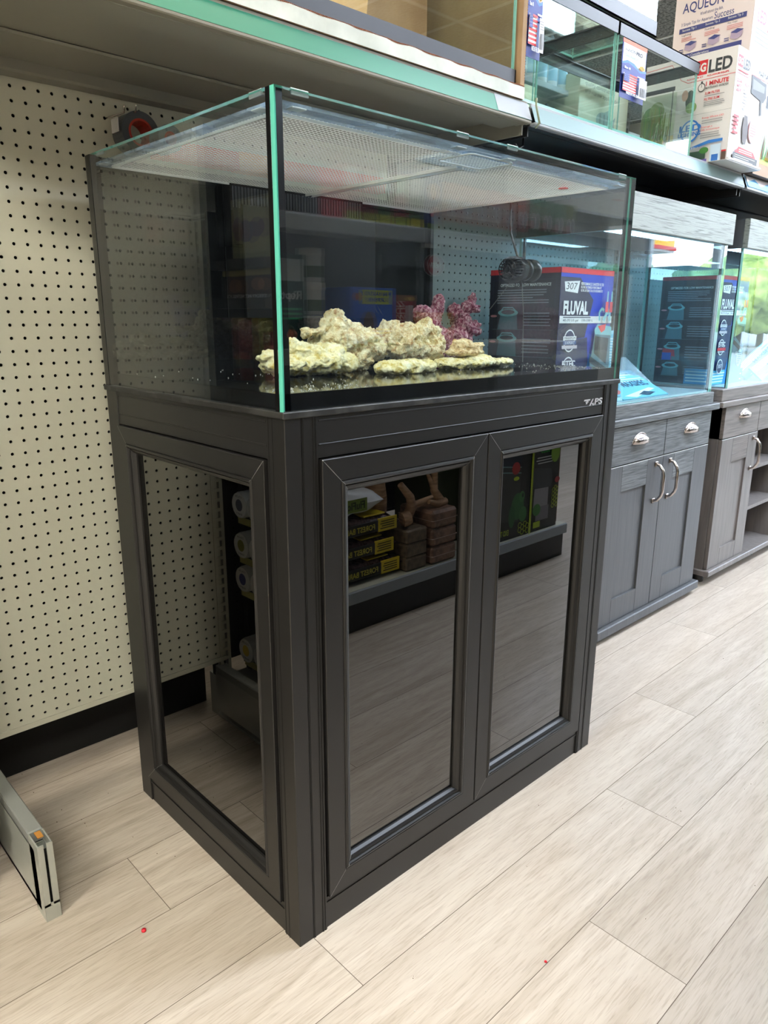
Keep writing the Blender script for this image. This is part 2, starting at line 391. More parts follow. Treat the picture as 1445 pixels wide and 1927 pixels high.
# ceiling troffers
LAMPM = mat('troffer_diffuser', (255, 246, 228), .5, emit=PANEL); LAMPL = mat('troffer_diffuser_bright', (250, 246, 232), .5, emit=PANEL*5.2); LAMPC = mat('troffer_diffuser_daylight_fill', (226, 238, 255), .5, emit=PANEL*4.6)  # right-hand panels cooled and brightened to stand in for window daylight
def troffer(x, y, i):
    t = thing('ceiling_light', (x, y, RZ-.03), 'recessed white fluorescent ceiling panel, ' + i, 'ceiling light', 'ceiling panels')
    MB().box((x-.61, y-.30, RZ-.03), (x+.61, y-.285, RZ-.001), GRID).box((x-.61, y+.285, RZ-.03), (x+.61, y+.30, RZ-.001), GRID).box((x-.61, y-.285, RZ-.03), (x-.595, y+.285, RZ-.001), GRID).box((x+.595, y-.285, RZ-.03), (x+.61, y+.285, RZ-.001), GRID).build('frame', t)
    MB().box((x-.595, y-.285, RZ-.018), (x+.595, y+.285, RZ-.012), LAMPC if x > 1.5 and y < 0 else LAMPL if x < -.9 and y < 0 else LAMPM).build('diffuser', t)
for x, y, s in [(-2.3, -.55, 'over the left end of the aisle'), (-1.3, -2.0, 'left of the far shelves'), (.7, .10, 'over the middle of the aisle'), (2.1, -.95, 'over the right end of the aisle, standing in for window daylight'), (3.8, -.95, 'past the end of the far shelves, standing in for window daylight'), (5.5, -.95, 'in the aisle row nearest the window, standing in for its daylight'),
                (-2.6, -4.2, 'left one of the row behind the far shelves'), (.7, -3.2, 'middle one of the row behind the far shelves'), (3.0, -3.2, 'third one of the row behind the far shelves'), (5.2, -3.2, 'window end of the row behind the far shelves'),
                (-.5, 1.9, 'behind the pegboard shelving, left'), (1.3, 1.9, 'behind the pegboard shelving, middle'), (3.1, 2.9, 'behind the pegboard shelving, right'), (-3.1, .9, 'by the left wall')]: troffer(x, y, s)

# ================================================================ pegboard shelving behind
def peg_mesh(nx, nz, R=.0034, d=.0022, p=.0254):
    """board of nx x nz punched cells in the xz plane, front face looking -y, corner at the origin"""
    vs = []; fs = []; c8 = [(math.cos(math.pi/4*k)*R, math.sin(math.pi/4*k)*R) for k in range(8)]; h = p/2
    sq = [(h, 0), (h, h), (0, h), (-h, h), (-h, 0), (-h, -h), (0, -h), (h, -h)]
    for i in range(nx):
        for j in range(nz):
            cx, cz = (i+.5)*p, (j+.5)*p; b = len(vs)
            vs += [(cx+a, 0, cz+c) for a, c in sq] + [(cx+a, 0, cz+c) for a, c in c8] + [(cx+a, d, cz+c) for a, c in c8]
            for k in range(8):
                l = (k+1) % 8
                fs.append((b+k, b+8+k, b+8+l, b+l)[::-1] if False else (b+k, b+l, b+8+l, b+8+k)); fs.append((b+8+k, b+8+l, b+16+l, b+16+k))
    return vs, fs
NX, NZ = 46, 60
pv, pf = peg_mesh(NX, NZ)
PEGD = mat('grey_powder_coat', (168, 178, 178), .42)
def pegboard(x0, y, z0, label, flip=False, m=PEG, w=1.20):
    """board hung between two uprights"""
    t = thing('pegboard_panel', (x0, y, z0), label, 'pegboard', 'pegboard panels')
    Mx = Matrix.Translation((x0+(w-NX*.0254)/2, y, z0)); mg = (w-NX*.0254)/2; top = z0+NZ*.0254
    if flip: Mx = Matrix.Translation((x0+w-mg, y, z0)) @ Matrix.Rotation(math.pi, 4, 'Z')
    b = MB(); b.add(pv, pf, m, False, Mx); s = 1 if not flip else -1
    b.box((x0, y, z0), (x0+mg, y+s*.002, top), m); b.box((x0+w-mg, y, z0), (x0+w, y+s*.002, top), m)
    b.box((x0, y-s*.004, z0-.012), (x0+w, y+s*.012, z0), m); b.box((x0, y-s*.002, top), (x0+w, y+s*.012, top+.03), m)
    b.build('board', t)
    MB().box((x0, y+s*.035, z0-.012), (x0+w, y+s*.042, top+.02), VOID).build('backing', t)
    return t
# hole rows at z = 1.0595 + .0254 k ; columns at x = -.119 + .0254 k
PZ0 = 1.0595-.0127-.0254*34
pegboard(-.119-.0127-6*.0254-.0158, .74, PZ0, 'beige pegboard panel behind the large empty tank')
pegboard(-1.515, .74, PZ0, 'dark pegboard panel left of the long floor foot', m=DKST)
pegboard(.935, .74, PZ0, 'grey pegboard panel right of the large empty tank', m=PEGD)
pegboard(2.155, .74, PZ0, 'grey pegboard panel behind the farthest display tank', m=PEGD)
def slotted(b, x, y, z0, z1, m, s=-1):
    b.box((x-.016, y, z0), (x-.007, y+s*.014, z1), m); b.box((x+.007, y, z0), (x+.016, y+s*.014, z1), m)
    z = z0
    while z < z1-.02: b.box((x-.007, y+s*.003, z), (x+.007, y+s*.014, z+.009), m); z += .0254
    b.box((x-.016, y-s*.03, z0), (x+.016, y, z1), DKST)
def upright(x, label, leg=None):
    t = thing('shelving_upright', (x, .755, 0), label, 'shelving post', 'shelving uprights')
    b = MB(); slotted(b, x, .752, .12, 1.80, PEG if x < 0 else DKST); b.box((x-.016, .75, 0), (x+.016, .80, .12), STEEL); b.build('slotted_post', t)
    return t
u0 = upright(-.2985, 'slotted grey shelving post at the left end of the pegboard, with a long floor foot')
upright(.921, 'slotted dark shelving post behind the right back corner of the large tank'); upright(2.146, 'slotted dark shelving post between the two display tanks')
# long floor foot with a slotted front cap
lg = MB(); X0, X1 = -.298, -.272
lg.box((X0, .40, .135), (X1, .75, .16), GREYST, c=.002); lg.box((X0, .375, .012), (X0+.003, .75, .14), STEEL); lg.box((X1-.003, .375, .03), (X1, .75, .14), STEEL); lg.box((X0, .375, .012), (X1, .75, .02), STEEL)
lg.build('floor_foot', u0)
fc = MB(); fc.box((X0, .356, 0), (X0+.0025, .40, .157), STEEL); fc.box((X1-.0025, .356, 0), (X1, .40, .157), STEEL)
fc.box((X0, .354, 0), (X1, .3565, .035), STEEL); fc.box((X0, .354, .03), (X0+.0105, .3565, .157), STEEL); fc.box((X1-.0105, .354, .03), (X1, .3565, .157), STEEL)
fc.box((X0, .397, 0), (X1, .40, .135), STEEL); fc.box((X0+.003, .365, .01), (X1-.003, .367, .14), VOID); fc.build('foot_cap', u0)
MB().box((X0+.008, .372, .1605), (X0+.018, .392, .162), mat('rust', (176, 120, 50), .8)).build('rust_spot', u0)
tag(MB().box((-.30, .86, 0), (3.36, .90, .17), VOID).build('kick_panel', None, (1.5, .88, 0)), 'black recessed kick panel under the pegboard', 'kick panel')

# overhead shelves
SHG = mat('shelf_taupe', (126, 123, 112), .5, spec=.4)
def shelf(x0, x1, m, label, chan, nch, yf=.275):
    t = thing('overhead_shelf', ((x0+x1)/2, .5, 1.485), label, 'shelf', 'overhead shelves')
    b = MB(); b.box((x0, yf+.03, 1.505), (x1, .735, 1.524), m)
    b.box((x0, yf+.075, 1.492), (x1, yf+.10, 1.505), m, c=.003); b.box((x0, .56, 1.499), (x1, .70, 1.506), m, c=.004)
    b.box((x0, .69, 1.478), (x1, .735, 1.506), m, c=.004); b.box((x0, yf+.012, 1.483), (x1, yf+.04, 1.524), m, c=.004)
    b.box((x0, yf+.04, 1.4855), (x1, yf+.085, 1.494), m, c=.002); b.build('deck', t)
    for xx in (x0+.004, x1-.008): MB().box((xx, yf+.02, 1.462), (xx+.004, .735, 1.505), m).build('bracket', t)
    c = MB(); c.box((x0+.002, yf-.004, 1.482), (x1-.002, yf+.013, 1.489), chan, c=.002)
    c.add([(x0+.002, yf-.003, 1.489), (x1-.002, yf-.003, 1.489), (x1-.002, yf+.012, 1.527), (x0+.002, yf+.012, 1.527)], [(0, 1, 2, 3)], nch)
    c.box((x0+.002, yf+.011, 1.520), (x1-.002, yf+.017, 1.531), chan, c=.002); c.build('price_channel', t)
    return t
s1 = shelf(-.29, .915, SHG, 'taupe metal shelf above the large tank with a green price strip', mat('channel_beige', (122, 116, 102), .4), mat('green_price_strip', (44, 122, 96), .35))
s2 = shelf(.925, 2.135, DKST, 'dark metal shelf carrying the stacked glass tanks, with a pale price strip', mat('channel_white', (150, 154, 158), .35), mat('pale_price_strip', (112, 138, 138), .35))
s3 = shelf(2.15, 3.35, DKST, 'dark metal shelf farthest along, with a pale blue price strip', mat('channel_white', (150, 154, 158), .35), mat('blue_price_strip', (110, 142, 156), .35))
MB().add([(.79, .2715, 1.490), (.913, .2715, 1.490), (.913, .286, 1.5265), (.79, .286, 1.5265)], [(0, 1, 2, 3)], mat('channel_white', (150, 154, 158), .35)).build('blank_price_label', s1)
pb = MB()
for k in range(46):
    for j in range(2): pb.lathe([(.0035, .3145), (.0035, .3149)], VOID, c=(.95+k*.0254, 0, 1.497-j*.009), ax='y', n=6)
MB().box((.93, .3145, 1.483), (2.13, .316, 1.505), mat('dark_grey_steel', (62, 62, 62), .4)).build('perforated_lip', s2)
pb.build('lip_holes', s2)
MB().tube([(.913, .262, 1.534), (.913, .262, 1.52), (.935, .266, 1.487), (.94, .28, 1.48)], .0025, mat('clip_plastic', (150, 158, 130), .3)).build('price_clip', s2)
tag(MB().tube([(.93, .34, 1.50), (.95, .335, 1.488), (.962, .33, 1.47), (.955, .325, 1.45), (.93, .32, 1.44), (.915, .318, 1.448)], .0024, PLASTIC).build('hanging_cable', None, (.93, .33, 1.45)), 'short black cable hanging from the shelf joint above the large tank', 'cable')

# ================================================================ the large black cabinet
W, D, H = .915, .594, .9176
def sweep_frame(mb, F, u0, u1, v0, v1, prof, m):
    """mitred frame: prof = [(inset, height out of the face)], F maps (u, v, height) to world"""
    vs = []; fs = []
    for i, h in prof:
        for u, v in ((u0+i, v0+i), (u1-i, v0+i), (u1-i, v1-i), (u0+i, v1-i)): vs.append(F(u, v, h))
    for k in range(len(prof)-1):
        for j in range(4): fs.append((k*4+j, k*4+(j+1) % 4, (k+1)*4+(j+1) % 4, (k+1)*4+j))
    mb.add(vs, fs, m)
    # worn mitre seams
    for j, (su, sv) in enumerate(((1, 1), (-1, 1), (-1, -1), (1, -1))):
        cu, cv = ((u0, v0), (u1, v0), (u1, v1), (u0, v1))[j]
        for (i0, h0), (i1, h1) in zip(prof[1:-1], prof[2:-1]):
            w_ = .0004
            mb.add([F(cu+su*i0+w_, cv+sv*i0, h0+.0003), F(cu+su*i0-w_, cv+sv*i0, h0+.0003), F(cu+su*i1-w_, cv+sv*i1, h1+.0003), F(cu+su*i1+w_, cv+sv*i1, h1+.0003)], [(0, 1, 2, 3)], SEAM if j in (0, 2, 3) else m)
PROF = [(0, -.006), (0, .004), (.001, .005), (.036, .005), (.0375, .0035), (.039, .006), (.042, .007), (.044, .0055), (.0455, .001), (.047, .0025), (.050, .0015), (.0535, -.001), (.0568, -.006), (.057, -.010)]
cab = thing('aquarium_cabinet', (W/2, D/2, 0), 'large black framed cabinet with dark mirror glass doors under the big tank', 'cabinet')
FR = lambda u, v, h: (u, -h, v)              # front face, outward -y
FS = lambda u, v, h: (-h, D-u, v)            # left side, outward -x (u runs from the back)
body = MB()
body.box((.0225, .022, .012), (W-.0225, D-.045, H-.006), VOID)
body.build('carcass', cab)
def corner_post(x, y, sxn, syn, front=True):
    b = MB()
    if front:
        b.box((x+sxn*.0302, y+.0002, 0), (x+sxn*.060, y+.020, H-.004), BLACKM)
        for gx in (.032, .0505, .0555): b.box((x+sxn*(gx-.0007), y-.0004, .0), (x+sxn*(gx+.0007), y+.003, H-.004), GROOVE); b.box((x+sxn*(gx+.0007), y-.0009, 0), (x+sxn*(gx+.0022), y+.002, H-.004), BLACKM)
        b.box((x, y, 0), (x+sxn*.03, y+.045, H-.004), BLACKM, c=.0012)
        for gy in (.030, .040): b.box((x-sxn*.0004, y+gy-.0005, 0), (x+sxn*.002, y+gy+.0005, H-.004), GROOVE)
    else:
        b.box((x, y-.045, 0), (x+sxn*.04, y, H-.004), BLACKM, c=.0012)
    b.build('corner_post', cab)
corner_post(0, 0, 1, 1); corner_post(W, 0, -1, 1); corner_post(0, D, 1, 1, False); corner_post(W, D, -1, 1, False)
tr = MB(); tr.box((.06, .0015, .849), (W-.06, .02, H-.004), BLACKM)
for z in (.869, .9045): tr.box((.062, .0005, z-.0012), (W-.062, .003, z+.0012), BLACKM, c=.0006); tr.box((.062, .0012, z-.002), (W-.062, .003, z-.0012), GROOVE)
tr.build('top_rail', cab)
ts = MB(); ts.box((.0015, .045, .849), (.02, D-.045, H-.004), BLACKM)
for z in (.869, .9045): ts.box((.0005, .047, z-.0012), (.003, D-.047, z+.0012), BLACKM, c=.0006); ts.box((.0012, .047, z-.002), (.003, D-.047, z-.0012), GROOVE)
ts.build('top_rail', cab)
b = MB(); b.box((.06, .003, 0), (W-.06, .02, .064), BLACKM); b.box((.06, .0015, .050), (W-.06, .004, .054), BLACKM); b.build('bottom_rail', cab)
b = MB(); b.box((.003, .045, 0), (.02, D-.045, .060), BLACKM); b.box((.0015, .045, .044), (.004, D-.045, .048), BLACKM); b.build('bottom_rail', cab)
MB().box((W-.02, .03, 0), (W-.001, D-.04, H-.004), BLACKM).build('side_panel', cab)
for u0_, u1_ in ((.0635, .4525), (.4555, W-.0635)):
    d = MB(); sweep_frame(d, FR, u0_, u1_, .068, .8465, PROF, BLACKM); dr = d.build('door', cab)
    MB().box((u0_+.056, .0092, .124), (u1_-.056, .0130, .792), DARKGL).build('glass_panel', dr)
d = MB(); sweep_frame(d, FS, .0475, D-.0485, .064, .8465, [(i*.88, h) for i, h in PROF], BLACKM); dr = d.build('side_frame', cab)
MB().box((.0092, .095, .112), (.0130, .498, .798), DARKGL).build('glass_panel', dr)
tp = noisy('dusty_black_laminate', (26, 26, 26), (66, 66, 64), (1, 1, 1), 40, .5, lo=.45, hi=.8)
MB().box((-.004, -.003, H-.006), (W+.002, D+.002, H+.004), tp, c=.0015).build('top_board', cab)
ar = Art((.775, -.0005+.001, .868), (.075, 0, 0), (0, 0, .022))
wl = mat('silver_lettering', (215, 215, 218), .3, metal=.3)
ar.poly([(.05, .75), (.36, .75), (.33, .6), (.02, .6)], wl); ar.poly([(.16, .6), (.24, .6), (.20, .3), (.12, .3)], wl)
for q in range(3): ar.rect(.10+q*.06, .45-.06*(q % 2), .13+q*.06, .55-.06*(q % 2), wl)
ar.poly([(.28, .12), (.36, .12), (.50, .75), (.44, .75)], wl); ar.poly([(.40, .30), (.50, .38), (.54, .12), (.47, .12)], wl)
ar.text('PS', .56, .15, .97, .78, wl, bold=.03, slant=.15); ar.build('badge', cab)

# ================================================================ the large tank
TZ0, TZ1, GT = .9215, 1.3347, .009
tank = thing('glass_aquarium', (W/2, D/2, TZ0), 'large rimless empty glass tank with white rocks on the black cabinet', 'aquarium')
def pane(name, a, b, parent, em, gm=GLASS, axis='y', edges=True):
    mb = MB(); (x0, y0, z0), (x1, y1, z1) = a, b; e = .0006
    vs = [(x0,y0,z0),(x1,y0,z0),(x1,y1,z0),(x0,y1,z0),(x0,y0,z1),(x1,y0,z1),(x1,y1,z1),(x0,y1,z1)]
    F = {'z-': (0,3,2,1), 'z+': (4,5,6,7), 'y-': (0,1,5,4), 'x+': (1,2,6,5), 'y+': (2,3,7,6), 'x-': (3,0,4,7)}
    for k, f in F.items(): mb.add(vs, [f], gm if k[0] == axis else em)
    return mb.build(name, parent)
fp_ = pane('front_pane', (0, 0, TZ0), (W, GT, TZ1), tank, EDGE); MB().box((W, .0002, TZ0), (W+.0006, GT+.001, TZ1-.001), mat('dark_edge', (14, 16, 15), .12)).build('dark_end_edge', fp_)
pane('side_pane', (0, GT, TZ0), (GT, D-GT, TZ1), tank, EDGE, axis='x')
pane('side_pane', (W-GT, GT, TZ0), (W, D-GT, TZ1), tank, EDGE, axis='x')
b = MB(); b.box((0, D-GT, TZ0), (W, D, TZ1), BACKGL); b.build('back_pane', tank)
FLR = noisy('dusty_black_base', (9, 9, 10), (60, 62, 64), (1, 1, 1), 9, .07, lo=.55, hi=1.1)
MB().box((GT, GT, TZ0+.003), (W-GT, D-GT, .945), FLR).build('base_panel', tank)
b = MB()
b.box((GT, GT-.0002, TZ0), (GT+.010, GT+.004, TZ1), SIL); b.box((-.0006, .0095, TZ0), (.0, .0185, TZ1), SIL)
b.box((GT-.0004, GT, TZ0), (GT+.004, GT+.010, TZ1), SIL); b.box((W-GT-.008, GT-.0004, TZ0), (W-GT, GT+.004, TZ1), SIL); b.box((W-.0004, .009, TZ0), (W+.0006, .018, TZ1), SIL)
b.box((-.0006, D-.020, TZ0), (GT+.002, D-.008, TZ1), SIL); b.box((W-GT-.002, D-.020, TZ0), (W+.0006, D-.008, TZ1), SIL)
b.box((GT, GT-.0002, TZ0), (W-GT, GT+.006, .946), SIL); b.box((GT-.0002, GT, TZ0), (GT+.006, D-GT, .944), SIL); b.box((W-GT-.006, GT, TZ0), (W-GT+.0002, D-GT, .944), SIL)
b.build('silicone_seam', tank)
# overflow box with a comb weir on the back pane
ov = MB(); ox0, ox1, oz = .28, .645, 1.272
ov.box((ox0, D-GT-.004, 1.05), (ox1, D-GT, 1.325), PLASTIC)
ov.box((ox0, D-GT-.075, 1.05), (ox1, D-GT-.070, oz), PLASTIC); ov.box((ox0, D-GT-.030, 1.20), (ox0+.005, D-GT, 1.318), BACKGL); ov.box((ox1-.005, D-GT-.030, 1.20), (ox1, D-GT, 1.318), BACKGL)
ov.box((ox0, D-GT-.030, 1.196), (ox1, D-GT, 1.20), BACKGL); ov.box((ox0, D-GT-.030, 1.313), (ox1, D-GT-.026, 1.318), BACKGL)
o_ = ov.build('overflow_box', tank)
cm = MB(); x = ox0+.004; COMB = mat('comb_grey', (52, 52, 56), .35)
while x < ox1-.004: cm.box((x, D-GT-.0295, oz), (x+.0042, D-GT-.027, 1.314), COMB); x += .0078
cm.build('comb_teeth', o_)
# screen lid
lid = thing('mesh_screen_lid', (W/2, D/2, 1.318), 'clear framed wire mesh lid set inside the top of the large tank', 'tank lid')
LZ0, LZ1 = 1.318, 1.3225
l0x, l1x, l0y, l1y = GT+.002, W-GT-.002, GT+.002, D-GT-.002
f = MB(); fw = .034
for a, c_ in (((l0x, l0y), (l1x, l0y+fw)), ((l0x, l1y-fw*.7), (l1x, l1y)), ((l0x, l0y+fw), (l0x+fw*.7, l1y-fw*.7)), ((l1x-fw*.7, l0y+fw), (l1x, l1y-fw*.7))):
    f.box((a[0], a[1], LZ0), (c_[0], c_[1], LZ1), CLEARPL)
f.box((.395, l0y+fw, LZ0), (.555, l0y+.125, LZ1), CLEARPL)
f.build('clear_frame', lid)
WIRE = mat('silver_wire', (235, 235, 232), .35, metal=0)
f = MB(); z = LZ0-.0007; x = l0x+fw*.7; rw = .00045
while x < l1x-fw*.7: f.box((x-.00065, l0y+fw-.004, z-.0003), (x+.00065, l1y-fw*.7+.004, z+.0002), WIRE); x += .0078
y = l0y+fw
while y < l1y-fw*.7: f.box((l0x+fw*.7-.004, y-.00065, z-.0003), (l1x-fw*.7+.004, y+.0008, z+.0002), WIRE); y += .0078
f.build('wire_mesh', lid)
RAIL = mat('white_rail', (228, 230, 230), .35)
f = MB(); f.box((.474, l0y+.10, LZ0-.006), (.478, l1y-fw*.5, LZ0), RAIL); f.box((.492, l0y+.10, LZ0-.006), (.496, l1y-fw*.5, LZ0), RAIL); f.box((.476, l0y+.10, LZ0-.002), (.494, l1y-fw*.5, LZ0-.0008), CLEARPL); f.build('centre_rail', lid)
f = MB()
def rr_outline(x0, x1, y0, y1, r, n=5):
    q = []
    for cx, cy, a0 in ((x1-r, y1-r, 0), (x0+r, y1-r, 90), (x0+r, y0+r, 180), (x1-r, y0+r, 270)):
        for k in range(n+1): t = math.radians(a0+90*k/n); q.append((cx+r*math.cos(t), cy+r*math.sin(t)))
    return q
f.tube([(x, y, LZ0-.003) for x, y in rr_outline(.41, .53, .022, .10, .012)], .0016, RAIL, 6, True); f.build('feeding_door_outline', lid)
f = MB()
for a, c_ in (((l0x+fw*.7, l0y+fw), (.39, l0y+fw+.003)), ((.56, l0y+fw), (l1x-fw*.7, l0y+fw+.003)), ((l0x+fw*.7, l1y-fw*.7-.003), (l1x-fw*.7, l1y-fw*.7)), ((l0x+fw*.7-.001, l0y+fw), (l0x+fw*.7+.002, l1y-fw*.7)), ((l1x-fw*.7-.002, l0y+fw), (l1x-fw*.7+.001, l1y-fw*.7))):
    f.box((a[0], a[1], LZ0-.004), (c_[0], c_[1], LZ0), RAIL)
f.build('mesh_edging', lid)
ar = Art((.265, .030, LZ1+.0002), (-.17, 0, 0), (0, -.016, 0)); gold = mat('gold_print', (150, 140, 96), .5); ar.text('PRO-PALUDARIUM', 0, .1, 1, .9, gold, bold=.02); ar.build('printed_name', lid)
ar = Art((.87, .038, LZ1+.0002), (-.17, 0, 0), (0, -.026, 0)); ar.rect(0, 0, 1, 1, ink(222, 228, 238)); ar.rect(0, 0, .62, .5, ink(70, 100, 190)); ar.text('TAPS', .05, .55, .35, .95, ink(40, 50, 90), bold=.03); ar.lines(.4, .55, .95, .95, 3, ink(90, 100, 130)); ar.build('blue_white_sticker', lid)
b = MB(); b.lathe([(.0, 0), (.010, .0005), (.010, .002), (0, .0025)], mat('red_dot', (215, 60, 60), .5), c=(.80, .10, LZ0-.006)); b.build('red_dot_sticker', lid)
CLIPM = mat('milky_clip', (206, 218, 224), .3, alpha=.6)
def clip(x, y, dx, dy):
    b = MB(); b.box((x-.014*abs(dy)-.001, y-.014*abs(dx)-.001, TZ1-.005), (x+.014*abs(dy)+.001, y+.014*abs(dx)+.001, TZ1+.0035), CLIPM, c=.0015)
    ix, iy = x+dx*.016, y+dy*.016
    b.box((min(x, ix)-.012*abs(dy), min(y, iy)-.012*abs(dx), LZ0-.003), (max(x, ix)+.012*abs(dy), max(y, iy)+.012*abs(dx), LZ0-.001), CLIPM, c=.0008)
    b.build('lid_clip', lid)
clip(.006, .05, 1, 0); clip(.045, .006, 0, 1); clip(.006, .54, 1, 0); clip(.37, .006, 0, 1); clip(.50, .006, 0, 1); clip(.87, .006, 0, 1)
# ================================================================ rocks in the tank
def rock_mat(name, dark, mid, light, sc=1.):
    m = mat(name, mid, .85, spec=.25); N, L, B = nodes(m)
    t = N.new('ShaderNodeTexCoord'); n = N.new('ShaderNodeTexNoise'); n.inputs['Scale'].default_value = 55*sc; n.inputs['Detail'].default_value = 8; n.inputs['Roughness'].default_value = .65
    c = N.new('ShaderNodeValToRGB'); e = c.color_ramp.elements; e[0].position = .36; e[0].color = lin(dark); e[1].position = .62; e[1].color = lin(light)
    k = e.new(.46); k.color = lin(mid)
    L.new(t.outputs['Object'], n.inputs['Vector']); L.new(n.outputs['Fac'], c.inputs[0]); L.new(c.outputs[0], B.inputs['Base Color'])
    v = N.new('ShaderNodeTexVoronoi'); v.inputs['Scale'].default_value = 170*sc; L.new(t.outputs['Object'], v.inputs['Vector'])
    bm = N.new('ShaderNodeBump'); bm.inputs['Strength'].default_value = .8; bm.inputs['Distance'].default_value = .0025; L.new(v.outputs['Distance'], bm.inputs['Height'])
    b2 = N.new('ShaderNodeBump'); b2.inputs['Strength'].default_value = .6; b2.inputs['Distance'].default_value = .004; L.new(n.outputs['Fac'], b2.inputs['Height']); L.new(bm.outputs[0], b2.inputs['Normal']); L.new(b2.outputs[0], B.inputs['Normal'])
    return m
CREAM = rock_mat('dry_reef_rock', (186, 146, 100), (228, 212, 166), (246, 240, 212), 1.5)
CREAM2 = rock_mat('yellow_reef_rock', (206, 184, 100), (234, 224, 172), (246, 242, 214), 1.1)
TAN = rock_mat('tan_layered_rock', (186, 146, 98), (222, 196, 146), (240, 226, 190), 1.2)
MAUVE = rock_mat('mauve_coralline_rock', (104, 36, 62), (158, 82, 110), (222, 186, 194), 2.6)
def rock(name, blobs, m, label, cat='rock', vox=.0032, amp=.0065, fq=42, pit=.005, group='rocks in the large tank', seed=0):
    V, F = ico(2); b = MB()
    for c, r, *rot in blobs:
        Rm = Matrix.Rotation(math.radians(rot[0]) if rot else 0, 3, 'Y') @ Matrix.Rotation(math.radians(rot[1]) if len(rot) > 1 else 0, 3, 'Z')
        b.add([Vector(c)+Rm @ Vector((v.x*r[0], v.y*r[1], v.z*r[2])) for v in V], F, m, True)
    o = b.build('tmp'); md = o.modifiers.new('r', 'REMESH'); md.mode = 'VOXEL'; md.voxel_size = vox
    dg = bpy.context.evaluated_depsgraph_get(); dg.update(); me = bpy.data.meshes.new_from_object(o.evaluated_get(dg))
    nrm = [v.normal.copy() for v in me.vertices]; sd = Vector((seed*3.1, seed*1.7, 0))
    zb = .9452
    for v, n in zip(me.vertices, nrm):
        p = v.co+sd
        d = amp*noise.noise(p*fq)+amp*.7*noise.noise(p*fq*2.3)+amp*.5*noise.noise(p*fq*5)+amp*.22*noise.noise(p*fq*10)
        q = noise.noise(p*fq*1.6+Vector((9, 4, 2)))
        if q > .22: d -= pit*(q-.22)*6
        v.co += n*d
        if v.co.z < zb: v.co.z = zb
    bpy.data.objects.remove(o)
    xs = [v.co.x for v in me.vertices]; ys = [v.co.y for v in me.vertices]
    L0 = Vector(((min(xs)+max(xs))/2, (min(ys)+max(ys))/2, zb))
    for v in me.vertices: v.co -= L0
    me.materials.clear(); me.materials.append(m); me.polygons.foreach_set('use_smooth', [True]*len(me.polygons)); me.update(); me.name = name
    r = bpy.data.objects.new(name, me); COL.objects.link(r); r.location = L0; ORG[r.name] = L0
    return tag(r, label, cat, group)
Z = .945
rock('reef_rock', [((.21, .27, Z+.022), (.058, .05, .018)), ((.27, .265, Z+.025), (.062, .05, .022)), ((.325, .27, Z+.022), (.032, .045, .022)), ((.25, .275, Z+.046), (.055, .04, .014), 8), ((.295, .27, Z+.044), (.045, .035, .013), -6),
                   ((.175, .275, Z+.040), (.030, .020, .007), -8), ((.225, .28, Z+.058), (.014, .014, .012))], CREAM2, 'flat layered cream rock at the left end of the group, nearest the glass corner', seed=1)
rock('reef_rock', [((.42, .33, Z+.028), (.040, .045, .030)), ((.44, .33, Z+.055), (.060, .05, .034), 25), ((.375, .335, Z+.060), (.050, .045, .028)), ((.375, .335, Z+.088), (.035, .032, .024)), ((.372, .335, Z+.108), (.020, .020, .018)), ((.380, .335, Z+.093), (.030, .025, .014), 35),
                   ((.318, .33, Z+.078), (.034, .018, .009), -8), ((.296, .33, Z+.082), (.012, .012, .008)), ((.488, .325, Z+.045), (.030, .035, .020), 20), ((.335, .34, Z+.045), (.030, .03, .022))], CREAM, 'tallest cream rock, peaked, standing behind the flat left rock', seed=2)
rock('reef_rock', [((.50, .31, Z+.066), (.030, .038, .028)), ((.497, .31, Z+.090), (.018, .020, .014)), ((.555, .31, Z+.048), (.055, .045, .034)), ((.575, .31, Z+.078), (.036, .036, .018)), ((.606, .31, Z+.085), (.016, .02, .022)), ((.630, .31, Z+.052), (.026, .036, .042)),
                   ((.515, .29, Z+.045), (.028, .02, .022)), ((.585, .275, Z+.040), (.050, .014, .010), 20), ((.53, .275, Z+.063), (.040, .013, .009), -18), ((.60, .30, Z+.018), (.035, .03, .022)), ((.545, .31, Z+.012), (.03, .03, .02))], CREAM, 'knobbly cream rock with deep hollows in the middle of the group', amp=.007, pit=.007, seed=3)
rock('reef_rock', [((.41, .205, Z+.011), (.040, .035, .016)), ((.455, .205, Z+.010), (.045, .035, .017)), ((.500, .205, Z+.010), (.022, .03, .015))], CREAM2, 'small flat pale slab of rock lying in front of the middle rock', amp=.004, seed=4)
rock('coralline_rock', [((.735, .36, Z+.030), (.042, .04, .034)), ((.705, .36, Z+.062), (.036, .034, .028)), ((.672, .36, Z+.092), (.030, .028, .022)), ((.655, .36, Z+.115), (.024, .022, .020)), ((.705, .36, Z+.130), (.016, .016, .030), 10), ((.690, .36, Z+.108), (.024, .02, .016)),
                   ((.770, .36, Z+.060), (.034, .03, .026)), ((.790, .36, Z+.095), (.026, .024, .026)), ((.765, .36, Z+.120), (.020, .02, .018), 0), ((.808, .36, Z+.128), (.018, .016, .022), 30), ((.828, .36, Z+.150), (.013, .012, .016)), ((.838, .36, Z+.128), (.018, .014, .011)),
                   ((.812, .36, Z+.080), (.026, .024, .020)), ((.845, .36, Z+.082), (.018, .018, .016)), ((.800, .36, Z+.045), (.024, .024, .024)), ((.680, .355, Z+.030), (.03, .03, .03))], MAUVE, 'branching mauve pink rock at the back right of the group', amp=.006, fq=55, seed=5)
